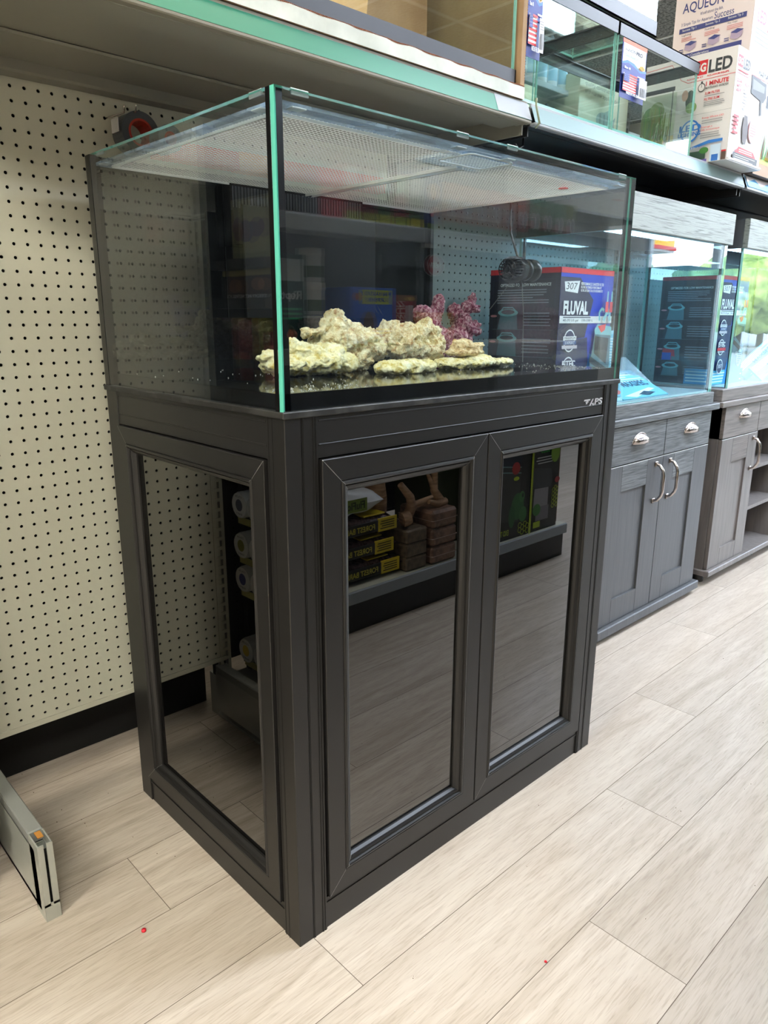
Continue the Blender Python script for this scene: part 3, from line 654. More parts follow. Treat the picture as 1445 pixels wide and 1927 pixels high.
rock('reef_rock', [((.62, .23, Z+.010), (.050, .04, .013)), ((.68, .23, Z+.012), (.062, .045, .014)), ((.755, .225, Z+.010), (.055, .035, .009), 3), ((.645, .205, Z+.012), (.04, .03, .012)), ((.70, .24, Z+.022), (.05, .03, .008), 6)], CREAM2, 'wide flat cream slab at the right end of the group, under the layered rock', amp=.005, seed=6)
rock('reef_rock', [((.645, .235, Z+.034), (.046, .03, .0085)), ((.675, .235, Z+.033), (.042, .03, .008)), ((.66, .235, Z+.046), (.042, .028, .0075)), ((.69, .235, Z+.047), (.032, .024, .006)), ((.650, .235, Z+.056), (.026, .02, .006))], TAN, 'layered tan rock resting on the right-hand slab', amp=.0035, seed=7, vox=.003)
# white grains on the tank floor
gb = MB(); gm = mat('white_grain', (214, 212, 205), .8); V1, F1 = ico(0)
for i in range(420):
    if i < 150: x, y = rnd.uniform(.02, .2), abs(rnd.gauss(0, .05))+.014
    elif i < 280: x, y = rnd.uniform(.72, .9), rnd.uniform(.02, .4)
    else: x, y = rnd.uniform(.02, .9), rnd.uniform(.02, .56)
    r = rnd.uniform(.0005, .0013); c = Vector((x, min(y, .57), .945+r*.6)); gb.add([c+v*r for v in V1], F1, gm)
tag(gb.build('loose_grit', None, (.45, .3, .945)), 'white grains of grit scattered over the black tank floor', 'grit', kind='stuff')

# wave pump on the right pane
px_, py_, pz_ = .895, .262, 1.162
pump = thing('circulation_pump', (px_, py_, pz_-.03), 'round black water pump held on the right glass pane of the large tank', 'pump')
AX = Vector((-.985, -.08, -.05)).normalized(); Q = AX.to_track_quat('Z', 'Y').to_matrix().to_4x4(); PM = Matrix.Translation((.866, py_, pz_)) @ Q
GLOSSBK = mat('glossy_black_plastic', (4, 4, 5), .22, spec=.35)
b = MB(); b.lathe([(.0, -.022), (.020, -.022), (.0285, -.014), (.0285, .002), (.030, .003), (.030, .008), (.024, .008)], GLOSSBK, M=PM, n=32); b.build('motor_housing', pump)
b = MB(); NR = 26
for k in range(NR):
    a = 2*math.pi*k/NR; q = [PM @ Vector((r*math.cos(a), r*math.sin(a), h)) for r, h in ((.0285, .008), (.0285, .022), (.0265, .031), (.0225, .036))]; b.tube(q, .0011, GLOSSBK, 5)
for k in range(9):
    a = 2*math.pi*k/9; b.tube([PM @ Vector((.009*math.cos(a), .009*math.sin(a), .039)), PM @ Vector((.022*math.cos(a), .022*math.sin(a), .037))], .0016, GLOSSBK, 5)
for r, h in ((.0285, .010), (.0225, .037), (.009, .039), (.0155, .0385)): b.tube([PM @ Vector((r*math.cos(t), r*math.sin(t), h)) for t in [2*math.pi*k/28 for k in range(28)]], .0014, GLOSSBK, 6, True)
b.build('intake_cage', pump)
b = MB(); b.lathe([(0, .006), (.022, .006), (.018, .018), (.004, .028), (0, .029)], mat('impeller_black', (12, 12, 13), .3), M=PM, n=6); b.build('impeller', pump)
b = MB(); b.lathe([(0, .0), (.024, .0), (.024, .012), (0, .012)], PLASTIC, c=(.893, py_+.0, pz_), ax='x', n=28); b.build('magnet_mount', pump)
b = MB(); b.lathe([(0, 0), (.026, 0), (.026, .018), (.024, .022), (0, .022)], mat('satin_black', (22, 22, 23), .28), c=(W+.0005, py_, pz_), ax='x', n=28); b.build('outer_magnet', pump)
b = MB(); b.tube([(.878, py_+.004, pz_+.026), (.886, py_+.02, pz_+.05), (.900, py_+.045, pz_+.085), (.902, py_+.05, 1.29), (.902, py_+.05, 1.3165)], .0028, PLASTIC); b.build('power_cord', pump)
b = MB(); b.tube([(.885, py_-.005, pz_-.028), (.893, py_-.008, pz_-.09), (.898, py_-.01, .9475)], .0011, mat('grey_thread', (120, 122, 122), .5), 5); b.tube([(.872, py_+.02, pz_-.03), (.85, py_+.06, pz_-.09)], .0008, mat('grey_thread', (120, 122, 122), .5), 5)
b.tube([(.882, py_-.004, pz_-.027), (.884, py_-.006, pz_-.045)], .0035, PLASTIC, 6); b.build('tie_threads', pump)

# tape rolls and red tube box on the pegboard
def roll(x, z, R, r, wd, y1, col, label, core):
    t = thing('tape_roll', (x, y1-wd, z-R), label, 'tape roll', 'rolls hanging on the pegboard')
    b = MB(); ring = [(R, 0), (R, wd), (r, wd), (r, 0)]
    b.ring([[tuple(Vector((x+p[0]*math.cos(t_), y1-p[1], z+p[0]*math.sin(t_)))) for p in ring] for t_ in [2*math.pi*k/36 for k in range(36)]], col, False, closed=True); b.build('tape', t)
    b = MB(); ring = [(r+.001, -.0005+.001), (r+.001, wd+.0008), (r-.003, wd+.0008), (r-.003, .0005)]
    b.ring([[tuple(Vector((x+p[0]*math.cos(t_), y1-p[1], z+p[0]*math.sin(t_)))) for p in ring] for t_ in [2*math.pi*k/30 for k in range(30)]], core, False, closed=True); b.build('core', t)
    return t
t = roll(.150, 1.408, .040, .025, .045, .712, mat('grey_tube', (74, 78, 82), .3), 'larger dark grey roll hooked on the pegboard above the tank corner', mat('core_red', (170, 50, 36), .5))
b = MB(); b.box((.104, .672, 1.405), (.1065, .70, 1.43), WHITE); b.build('white_label', t)
roll(.186, 1.395, .026, .012, .040, .655, mat('light_grey_tube', (120, 124, 126), .3), 'smaller light grey roll hanging in front of the larger one', mat('core_red', (170, 50, 36), .5))
for x, z in ((.113, 1.437), (.138, 1.443)): tag(MB().tube([(x, .745, z+.004), (x, .66, z), (x, .655, z+.012)], .0018, CHROME).build('peg_hook', None, (x, .7, z)), 'thin steel hook on the pegboard above the rolls, ' + ('left one' if x < .12 else 'right one'), 'hook', 'pegboard hooks')
t = carton('tube_carton', (.20, .700, 1.375), (.86, .735, 1.412), mat('red_card', (240, 76, 52), .4), 'long red carton with an orange middle lying along the pegboard behind the tank rim', 'box')
MB().box((.40, .6985, 1.374), (.52, .7365, 1.4135), mat('orange_card', (244, 160, 70), .4)).build('orange_band', t)

# ================================================================ wooden stands on the right
WG = noisy('grey_wood_grain', (64, 67, 70), (112, 116, 118), (1.6, 8, 34), 7, .42, bump=.35, detail=8, lo=.35, hi=.62, distort=.4)
WGV = noisy('grey_wood_vertical', (76, 78, 81), (88, 90, 93), (26, 10, 1.2), 5, .42, bump=.08, detail=6, lo=.3, hi=.7, distort=.3)
WB = noisy('taupe_wood_grain', (98, 92, 90), (124, 116, 112), (1.2, 8, 26), 6, .42, bump=.12, detail=8, lo=.35, hi=.62, distort=.4)
WBV = noisy('taupe_wood_vertical', (100, 95, 93), (122, 115, 112), (24, 10, 1.2), 4, .42, bump=.08, detail=8, lo=.3, hi=.7, distort=.6)
WGLARE = noisy('grey_wood_painted_glare', (104, 110, 106), (146, 152, 147), (1.6, 8, 40), 5, .5, bump=.4, detail=8, lo=.33, hi=.5, distort=.8)  # grey wood lightened in colour to imitate window glare on the hood fronts
def cup_pull(x, z, y, par):
    b = MB(); rings = []
    for k in range(9):
        t = math.pi*k/8; w_ = .046*math.cos(t)
        rings.append([(x-w_, y, z-.012), (x-w_, y-.022*math.sin(t)**.6 if 0 < k < 8 else y, z-.010), (x-w_*.98, y-.020*math.sin(t)**.7 if 0 < k < 8 else y, z+.006), (x-w_*.9, y, z-.012+.034*math.sin(t)**.5 if 0 < k < 8 else z-.008)])
    n = 4
    vs = [p for r in rings for p in r]; fs = []
    for i in range(8):
        for j in range(3): fs.append((i*n+j, i*n+j+1, (i+1)*n+j+1, (i+1)*n+j))
    b.add(vs, fs, CHROME, True); b.tube([(x-.050*math.cos(math.pi*k/12), y-.0015, z-.013+.036*math.sin(math.pi*k/12)) for k in range(13)], .0022, CHROME, 6)
    return b.build('cup_handle', par)
def bar_handle(x, z0, z1, y, par):
    b = MB()
    for z, s in ((z0, 1), (z1, -1)): b.box((x-.009, y-.005, z-.009), (x+.009, y, z+.009), CHROME, c=.002)
    b.tube([(x, y-.004, z0), (x, y-.016, z0+.004), (x, y-.028, z0+.020), (x, y-.032, z0+.035), (x, y-.032, z1-.035), (x, y-.028, z1-.020), (x, y-.016, z1-.004), (x, y-.004, z1)], .0055, CHROME, 10)
    return b.build('bar_handle', par)
def shaker(par, x0, x1, z0, z1, ix0, ix1, iz0, iz1, y, m, mh, handle):
    b = MB(); t = .014
    b.box((x0, y, z0), (ix0, y+t, z1), m); b.box((ix1, y, z0), (x1, y+t, z1), m); b.box((ix0, y, z0), (ix1, y+t, iz0), m)
    b.box((ix0, y, iz1), (ix1, y+t, z1), mh); b.box((ix0, y+.007, iz0), (ix1, y+t, iz1), m)
    for xx in (ix0, ix1): b.box((xx-.0004, y-.0003, z0), (xx+.0004, y+.001, iz0), GROOVE); b.box((xx-.0004, y-.0003, iz1), (xx+.0004, y+.001, z1), GROOVE)
    d = b.build('door', par)
    if handle is not None: bar_handle(handle, z1-.150, z1-.022, y, d)
    return d
st = thing('wooden_tank_stand', (1.80, .5, 0), 'dark grey wood stand with two drawers and two doors, next to the black cabinet', 'cabinet')
x0, x1, y0, y1 = 1.44, 2.155, .300, .70
b = MB(); b.box((x0, y0+.016, .055), (x1, y1, .725), WGV); b.build('carcass', st)
b = MB(); b.box((x0-.012, y0-.016, .022), (x1+.020, y1, .055), WGV, c=.003); b.box((x0+.03, y0+.03, 0), (x1-.03, y1-.02, .022), VOID); b.build('plinth', st)
b = MB(); b.box((x0-.012, y0-.012, .727), (x1+.035, y1, .750), WG, c=.003); b.box((x0, y0+.001, .750), (x1, y1, .792), WG, c=.002); b.build('top_trim', st)
for a, c_ in ((1.445, 1.7965), (1.8005, 2.151)):
    dr = MB().box((a, y0, .602), (c_, y0+.015, .724), WG, c=.001).build('drawer', st); cup_pull((a+c_)/2+(.0 if a < 1.6 else .01), .672, y0, dr)
shaker(st, 1.445, 1.7965, .058, .597, 1.525, 1.690, .140, .512, y0, WGV, WG, 1.748)
shaker(st, 1.8005, 2.151, .058, .597, 1.880, 2.040, .140, .510, y0, WGV, WG, 1.849)
MB().box((x0+.004, y0-.0004, .5965), (x1-.004, y0+.002, .5985), mat('painted_edge_highlight', (190, 194, 196), .4)).build('painted_highlight_strip', st)  # highlight in paint: imitates the lit top edge of the doors
st = thing('wooden_tank_stand', (2.85, .5, 0), 'taupe wood stand with open shelves beside its door, farthest along the row', 'cabinet')
x0, x1 = 2.275, 3.43
b = MB(); b.box((x0, y0+.016, .065), (x0+.02, y1, .725), WBV); b.box((x1-.02, y0+.016, .065), (x1, y1, .725), WBV); b.box((x0, y1-.015, .065), (x1, y1, .725), WBV); b.box((2.630, y0+.004, .065), (2.645, y1, .60), WBV); b.box((3.0, y0+.004, .065), (3.015, y1, .60), WBV); b.box((x0, y0+.016, .60), (x1, y1, .725), WBV)
b.build('carcass', st)
b = MB(); b.box((x0-.012, y0-.016, .042), (x1+.02, y1, .066), WBV, c=.003); b.build('plinth', st)
for xx in (x0+.05, 2.85, x1-.05):
    for yy in (y0+.05, y1-.06): MB().lathe([(.022, 0), (.022, .043)], PLASTIC, c=(xx, yy, 0), n=12).build('foot', st)
b = MB(); b.box((x0-.060, y0-.012, .727), (x1+.03, y1, .750), WB, c=.003); b.box((x0-.045, y0+.001, .750), (x1, y1, .795), WB, c=.002); b.build('top_trim', st)
dr = MB().box((2.280, y0, .602), (2.6225, y0+.015, .724), WB, c=.001).build('drawer', st); cup_pull(2.465, .684, y0, dr)
dr = MB().box((2.627, y0, .602), (3.01, y0+.015, .724), WB, c=.001).build('drawer', st); cup_pull(2.82, .684, y0, dr)
dr = MB().box((3.015, y0, .602), (3.425, y0+.015, .724), WB, c=.001).build('drawer', st); cup_pull(3.22, .684, y0, dr)
shaker(st, 2.280, 2.6285, .069, .597, 2.385, 2.540, .140, .500, y0, WBV, WB, 2.590)
shaker(st, 3.018, 3.425, .069, .597, 3.10, 3.32, .140, .500, y0, WBV, WB, 3.05)
for z in (.25, .43): MB().box((2.646, y0+.01, z), (3.0, y1-.02, z+.016), WBV).build('shelf_board', st)
MB().box((x0+.005, y0-.0004, .5965), (2.628, y0+.002, .5985), mat('painted_edge_highlight', (190, 194, 196), .4)).build('painted_highlight_strip', st)  # lit door edge painted on as a pale strip here too
# plain pedestal between the big tank and the first stand, it carries the upright filter box
tag(MB().box((.96, .33, 0), (1.415, .70, .770), WGV, c=.003).build('display_pedestal', None, (1.19, .5, 0)), 'plain grey block pedestal between the black cabinet and the wood stand', 'pedestal')

def display_tank(x0, x1, label, hood_label, side_m):
    ya, yb, z0, z1, g_ = .312, .690, .793, 1.302, .008
    t = thing('display_tank', ((x0+x1)/2, .5, z0), label, 'aquarium', 'display tanks on wooden stands')
    pane('front_pane', (x0, ya, z0), (x1, ya+g_, z1), t, EDGE2, GLASS2); pane('back_pane', (x0, yb-g_, z0), (x1, yb, z1), t, EDGE2, GLASS2)
    pane('side_pane', (x0, ya+g_, z0), (x0+g_, yb-g_, z1), t, EDGE2, GLASS2, 'x'); pane('side_pane', (x1-g_, ya+g_, z0), (x1, yb-g_, z1), t, EDGE2, GLASS2, 'x')
    MB().box((x0+g_, ya+g_, z0), (x1-g_, yb-g_, z0+.006), mat('pale_tank_floor', (190, 204, 208), .2)).build('base_panel', t)
    for xx in (x0+g_, x1-g_-.007):
        for yy in (ya+g_, yb-g_-.007): MB().box((xx, yy, z0), (xx+.007, yy+.007, z1), SIL).build('silicone_seam', t)
    h = thing('tank_hood', ((x0+x1)/2, .5, z1), hood_label, 'tank hood', 'wooden tank hoods')
    b = MB(); b.box((x0-.008, ya+.006, z1+.001), (x0+.010, yb+.008, z1+.100), side_m); b.box((x1-.010, ya+.006, z1+.001), (x1+.008, yb+.008, z1+.100), side_m); b.box((x0, yb-.006, z1+.001), (x1, yb+.008, z1+.100), side_m); b.box((x0, ya, z1+.085), (x1, yb, z1+.100), side_m); b.build('hood_box', h)
    MB().box((x0-.008, ya-.014, z1+.0005), (x1+.008, ya+.006, z1+.101), WGLARE, c=.0015).build('front_board', h)
    l = MB(); l.box((x0+.03, .46, z1+.030), (x1-.03, .53, z1+.045), DKST); l.build('light_housing', h)
    MB().box((x0+.04, .47, z1+.026), (x1-.04, .52, z1+.030), mat('led_strip', (190, 228, 255), .5, emit=15)).build('light_strip', h)
    return t
display_tank(1.450, 2.150, 'glass display tank on the dark grey stand, boxes of clips and hoses inside', 'wooden hood with window glare coloured into its front, over the tank on the dark grey stand', WGV)
display_tank(2.295, 3.420, 'glass display tank on the taupe stand at the right edge', 'wooden hood with window glare coloured into its front, over the tank on the taupe stand', WGV)

# upright canister filter cartons
NAVY = mat('navy_card', (26, 34, 84), .35); BLU = mat('royal_blue_card', (24, 60, 190), .35)
def filter_carton(a, b, label):
    t = carton('filter_carton', a, b, NAVY, label, 'box', 'filter cartons'); F = faces(a, b)
    A = Art(*F['front']); red = ink(214, 48, 62); wh = ink(236, 240, 244); cy = ink(20, 140, 230); tl = ink(126, 190, 200); dk = ink(28, 40, 52); gr = ink(84, 122, 136)
    A.rect(0, 0, 1, 1, BLU); A.poly([(0, 0), (.42, 0), (.60, .34), (.55, .55), (0, .52)], NAVY); A.poly([(.0, .52), (.5, .55), (.62, .80), (.35, .94), (0, .94)], ink(34, 30, 66))
    A.rect(0, .965, 1, 1, red); A.poly([(.40, 0), (.62, 0), (.70, .42), (.62, .44)], cy)
    A.poly([(.06, .91), (.34, .92), (.31, .84), (.08, .85)], wh); A.text('307', .10, .862, .29, .905, ink(60, 66, 80), slant=.2)
    A.text('PERFORMANCE CANISTER FILTER', .36, .893, .80, .912, wh, bold=.02); A.text('FILTRE EXTERIEUR PERFORMANT', .36, .872, .76, .889, wh, bold=.02); A.text('FILTRO EXTERNO DE ALTO RENDIMIENTO', .36, .851, .78, .867, wh, bold=.02)
    A.text('FLUVAL', .06, .70, .52, .79, wh, bold=.045); A.rect(.0, .645, 1, .692, wh); A.text('40-70 US gal   150-330 L', .06, .652, .62, .672, ink(40, 60, 90), bold=.01); A.lines(.06, .676, .6, .69, 1, ink(60, 70, 90))
    for v in (.53, .35): A.ell(.20, v, .105, .075, wh); A.ell(.20, v, .092, .066, NAVY)
    A.rect(.08, .535, .32, .56, wh); A.rect(.08, .505, .32, .53, ink(60, 90, 150)); A.rect(.06, .478, .34, .50, ink(196, 190, 200)); A.text('MAXIMUM', .10, .54, .30, .556, ink(20, 30, 60)); A.text('EXPERT', .11, .508, .29, .527, wh)
    A.text('EiTEC', .08, .355, .32, .40, wh, bold=.03); A.rect(.05, .318, .35, .345, red); A.lines(.07, .30, .33, .316, 1, wh)
    A.ell(.20, .17, .105, .07, wh); A.ell(.20, .17, .09, .06, NAVY); A.text('307', .13, .155, .27, .19, wh)
    A.poly([(.58, .0), (.60, .38), (.64, .50), (.66, .60), (.98, .58), (1, .30), (.99, 0)], gr); A.poly([(.58, .38), (.60, .42), (.95, .33), (.94, .29)], dk); A.poly([(.64, .60), (.70, .64), (.98, .62), (.99, .56), (.66, .57)], tl)
    A.poly([(.66, .44), (.66, .56), (.94, .54), (.92, .36)], dk); A.poly([(.70, .625), (.86, .64), (.85, .60), (.78, .58)], red)
    A.line([(.72, .66), (.71, .72), (.76, .745), (.80, .73)], .008, tl); A.line([(.80, .66), (.84, .70), (.90, .74), (.93, .66)], .012, tl)
    for u in (.82, .90): A.rect(u, .72, u+.06, .79, red); A.rect(u+.02, .79, u+.045, .86, tl)
    A.ell(.86, .24, .10, .085, ink(150, 190, 200)); A.lines(.79, .18, .93, .30, 6, ink(60, 90, 110)); A.rect(.70, .27, .77, .305, ink(180, 200, 210)); A.text('307', .71, .275, .76, .30, dk)
    A.build('front_print', t)
    A = Art(*F['left']); A.rect(0, 0, 1, 1, ink(30, 28, 50)); A.rect(0, .965, 1, 1, red); A.rect(.05, .05, .95, .93, ink(44, 42, 66)); A.rect(.058, .055, .942, .925, ink(28, 26, 44))
    A.text('OPTIMIZED FOR LOW MAINTENANCE', .16, .885, .88, .905, wh, bold=.02); A.lines(.12, .77, .86, .87, 6, ink(170, 176, 190), .3, 3)
    for v, hh in ((.60, .15), (.42, .16), (.22, .17), (.07, .13)):
        A.line([(.06, v), (.94, v)], .0008, ink(120, 140, 150))
        A.lines(.52, v+.02, .92, v+hh-.03, 5, ink(150, 160, 176), .3, int(v*100))
        A.poly([(.14, v), (.18, v+hh*.75), (.42, v+hh*.8), (.44, v)], gr); A.ell(.29, v+hh*.75, .15, .025, tl); A.ell(.29, v+hh*.78, .10, .016, dk); A.ell(.08, v+hh*.6, .05, .008, ink(226, 150, 160))
        A.line([(.18, v+hh*.8), (.22, v+hh*.98), (.36, v+hh*.98), (.42, v+hh*.8)], .003, tl)
    A.poly([(.12, .24), (.14, .33), (.34, .32), (.36, .25), (.30, .26), (.30, .22), (.14, .22)], red); A.rect(.13, .22, .29, .29, ink(40, 90, 200))
    A.build('side_print', t); return t
filter_carton((1.165, .335, .7705), (1.437, .575, 1.186), 'tall blue filter carton behind the right pane of the large tank')
fc2 = filter_carton((2.325, .392, .8005), (2.585, .628, 1.213), 'tall blue filter carton standing inside the farthest display tank')
A = Art((2.325, .3915, .8005), (.30, 0, 0), (0, 0, .055)); A.rect(0, 0, 1, 1, ink(90, 190, 230)); A.lines(.04, .1, .96, .9, 4, ink(230, 245, 250)); A.build('shelf_label', fc2)
A = Art((2.3235, .50, .8005), (0, -.10, 0), (0, 0, .06)); A.rect(0, 0, 1, 1, ink(70, 160, 215)); A.lines(.06, .1, .94, .9, 4, ink(230, 245, 250)); A.build('side_label', fc2)

# packets inside the first display tank
def slab(name, P, U, V, th, m, label, cat, art=None, group=None):
    P, U, V = Vector(P), Vector(U), Vector(V); Nn = U.cross(V).normalized(); t = thing(name, P+U/2, label, cat, group); b = MB()
    q = [P, P+U, P+U+V, P+V]; vs = [tuple(p-Nn*th) for p in q]+[tuple(p) for p in q]
    b.add(vs, [(3, 2, 1, 0), (4, 5, 6, 7), (0, 1, 5, 4), (1, 2, 6, 5), (2, 3, 7, 6), (3, 0, 4, 7)], m); b.build('packet_body', t)
    if art: A = Art(P, U, V); art(A); A.build('printed_face', t)
    return t
ICE = mat('ice_blue_card', (150, 214, 232), .35)
def art1(A):
    A.rect(.0, .0, 1, 1, ink(176, 222, 236)); A.rect(.45, .05, .95, .95, ink(120, 200, 224)); A.rect(.05, .45, .40, .62, ink(206, 220, 120)); A.rect(.08, .22, .38, .44, ink(80, 120, 140))
    A.lines(.5, .30, .9, .90, 16, ink(232, 244, 248), .5, 4); A.lines(.08, .04, .9, .2, 5, ink(90, 130, 150), .4, 5); A.ell(.25, .80, .12, .02, ink(230, 150, 60)); A.ell(.8, .12, .12, .03, ink(220, 110, 110))
slab('tall_label_card', (1.452+.012, .345, .8005), (.085, -.010, .0), (.012, .055, .215), .003, ICE, 'tall narrow ice blue printed card leaning at the left end of the first display tank', 'card', art1)
def art2(A):
    A.rect(0, 0, 1, 1, ink(120, 196, 222)); A.lines(.05, .55, .95, .95, 5, ink(232, 246, 250), .5, 7); A.text('MAXSPEC', .35, .40, .92, .60, ink(40, 80, 110), bold=.03); A.poly([(.1, .1), (.8, .3), (.9, .25), (.3, .02)], ink(236, 248, 252)); A.poly([(.4, .1), (.6, .2), (.8, .12), (.6, .04)], ink(40, 70, 90))
for i, (P, U, V, lb) in enumerate([((1.56, .335, .802), (.30, 0, -.0), (-.04, .13, .075), 'front pale blue blister packet lying in the first display tank'), ((1.60, .42, .815), (.28, .02, .0), (-.03, .15, .085), 'rear pale blue blister packet propped behind the front one')]):
    slab('blister_packet', P, U, V, .006, ICE, lb, 'packet', art2, 'blister packets')
slab('clear_sleeve', (1.70, .40, .802), (.20, -.02, 0), (-.09, .10, .12), .002, mat('clear_film', (150, 170, 180), .15, alpha=.35), 'clear plastic sleeve leaning at the right of the first display tank', 'plastic sleeve')
b = MB(); b.box((1.62, .55, .8005), (1.80, .66, .905), noisy('speckled_bag', (170, 168, 160), (216, 212, 204), (1, 1, 1), 60, .5), c=.02)
tag(b.build('gravel_bag', None, (1.7, .6, .8)), 'speckled whitish bag of gravel at the back of the first display tank', 'bag')
for i, (P, U, V, lb) in enumerate([((2.70, .335, .802), (.34, 0, .10), (-.02, .05, .05), 'front blue light packet leaning in the farthest display tank'), ((2.72, .40, .802), (.36, 0, .13), (-.02, .06, .04), 'rear blue light packet leaning in the farthest display tank')]):
    slab('light_packet', P, U, V, .008, ICE, lb, 'packet', art2, 'light packets')
# ================================================================ top shelf
YT, ZT = .296, 1.5250
def glass_box(name, a, b, label, rim_b=True, rim_t=True, group='stacked glass tanks', gm=None, rh=.030, cat='aquarium'):
    gm = gm or glass_mat('tank_glass', (.95, .985, .975)); (x0, y0, z0), (x1, y1, z1) = a, b
    t = thing(name, ((x0+x1)/2, (y0+y1)/2, z0), label, cat, group); g_ = .005
    pane('front_pane', (x0+.003, y0+.003, z0+.003), (x1-.003, y0+.003+g_, z1-.003), t, EDGE2, gm); pane('back_pane', (x0+.003, y1-.003-g_, z0+.003), (x1-.003, y1-.003, z1-.003), t, EDGE2, gm)
    pane('side_pane', (x0+.003, y0+.008, z0+.003), (x0+.003+g_, y1-.008, z1-.003), t, EDGE2, gm, 'x'); pane('side_pane', (x1-.003-g_, y0+.008, z0+.003), (x1-.003, y1-.008, z1-.003), t, EDGE2, gm, 'x')
    pane('base_pane', (x0+.008, y0+.008, z0+.006), (x1-.008, y1-.008, z0+.012), t, EDGE2, gm, 'z')
    for on, (za, zb) in ((rim_b, (z0, z0+rh)), (rim_t, (z1-rh, z1))):
        if on:
            r = MB(); q = .010
            r.box((x0, y0, za), (x1, y0+q*.28, zb), RIM); r.box((x0, y1-q*.28, za), (x1, y1, zb), RIM); r.box((x0, y0, za), (x0+q*.28, y1, zb), RIM); r.box((x1-q*.28, y0, za), (x1, y1, zb), RIM)
            zz = zb-.003 if za == z1-rh else za
            r.box((x0, y0, zz), (x1, y0+q, zz+.003), RIM); r.box((x0, y1-q, zz), (x1, y1, zz+.003), RIM); r.box((x0, y0, zz), (x0+q, y1, zz+.003), RIM); r.box((x1-q, y0, zz), (x1, y1, zz+.003), RIM)
            r.build('black_rim', t)
    return t
# tank in the cardboard tray at the left
ta = glass_box('boxed_tank', (.03, .292, 1.5545), (.872, .66, 1.96), 'large black rimmed glass tank packed in a cardboard tray on the top shelf', rh=.034)
tr = thing('cardboard_tray', (.45, .47, 1.531), 'white faced corrugated cardboard tray under the boxed glass tank', 'cardboard tray')
WC = noisy('white_faced_card', (188, 192, 184), (214, 216, 208), (1, 1, 1), 12, .7)
b = MB(); b.box((.0, .283, 1.5315), (.893, .70, 1.5345), KRAFT); xs = [i*.02 for i in range(46)]
lo = [(.893*i/60, .2815, 1.5305) for i in range(61)]; hi = [(.893*i/60, .2815+.001*math.sin(i), 1.5560+.0022*noise.noise(Vector((i*.35, 0, 3)))) for i in range(61)]
n_ = 61; b.add(lo+hi, [(i, i+1, n_+i+1, n_+i) for i in range(60)], WC); b.add([(x, y+.0045, z) for x, y, z in lo+hi], [(n_+i, n_+i+1, i+1, i) for i in range(60)], KRAFT)
b.build('front_flap', tr)
b = MB()
hv = [hi[i] for i in range(61)]+[(x, y+.0045, z) for x, y, z in hi]; b.add(hv, [(i, i+1, n_+i+1, n_+i) for i in range(60)], mat('torn_kraft_edge', (128, 74, 48), .9))
for i in range(0, 240): x = .893*i/240; zz = 1.5560+.0022*noise.noise(Vector((x/.893*60*.35, 0, 3))); b.box((x, .2812, zz-.0008), (x+.0018, .2862, zz+.0018), mat('torn_kraft_edge', (128, 74, 48), .9))
b.build('torn_edge', tr)
b = MB(); b.box((.878, .283, 1.535), (.882, .68, 1.93), KRAFT); b.box((.8775, .2835, 1.535), (.893, .2865, 1.93), KRAFT)
for i in range(70): b.box((.8925, .2835, 1.54+i*.0056), (.8945, .2870, 1.5428+i*.0056), mat('torn_kraft_edge', (128, 74, 48), .9))
b.build('end_flap', tr)
MB().box((.02, .672, 1.535), (.875, .678, 1.93), KRAFT).build('back_flap', tr)
# things seen inside that tank: kraft carton with an orange panel
t = carton('kraft_carton', (.46, .50, 1.572), (.80, .64, 1.86), KRAFT, 'brown carton with an orange panel inside the boxed glass tank'); A = Art(*faces((.46, .50, 1.572), (.80, .64, 1.86))['front'])
A.poly([(.03, .1), (.40, .05), (.45, .5), (.38, .95), (.05, .95)], ink(206, 160, 90)); A.lines(.08, .5, .34, .8, 5, ink(150, 110, 60)); A.build('orange_panel', t)
t = carton('pink_print_carton', (.10, .50, 1.572), (.40, .64, 1.88), mat('lilac_card', (176, 160, 176), .5), 'lilac carton with pink scribbled print inside the boxed glass tank'); A = Art(*faces((.10, .50, 1.572), (.40, .64, 1.88))['front'])
rr_ = random.Random(3)
for i in range(26): A.line([(rr_.random(), rr_.random()), (rr_.random(), rr_.random())], .003, ink(214, 90, 150) if i % 2 else ink(225, 225, 230))
A.build('pink_print', t)
tb = glass_box('glass_tank', (.900, YT, ZT+.006), (1.298, .56, 1.790), 'small glass tank with a hang tag beside the cardboard tray, bottles behind it', rim_b=False)
td = glass_box('glass_tank', (1.303, YT, ZT+.006), (1.765, .56, 1.790), 'small glass tank with the orange topped tag, next to the boxed light kit', rim_b=False)
te = glass_box('glass_tank', (.98, .30, 1.798), (1.500, .57, 2.12), 'upper glass tank with a black bottom rim stacked over the two small ones', rh=.036)
MB().box((.905, YT+.02, 1.52501), (1.76, .55, 1.5308), mat('shelf_liner', (196, 206, 200), .6)).build('tank_liner', s2)
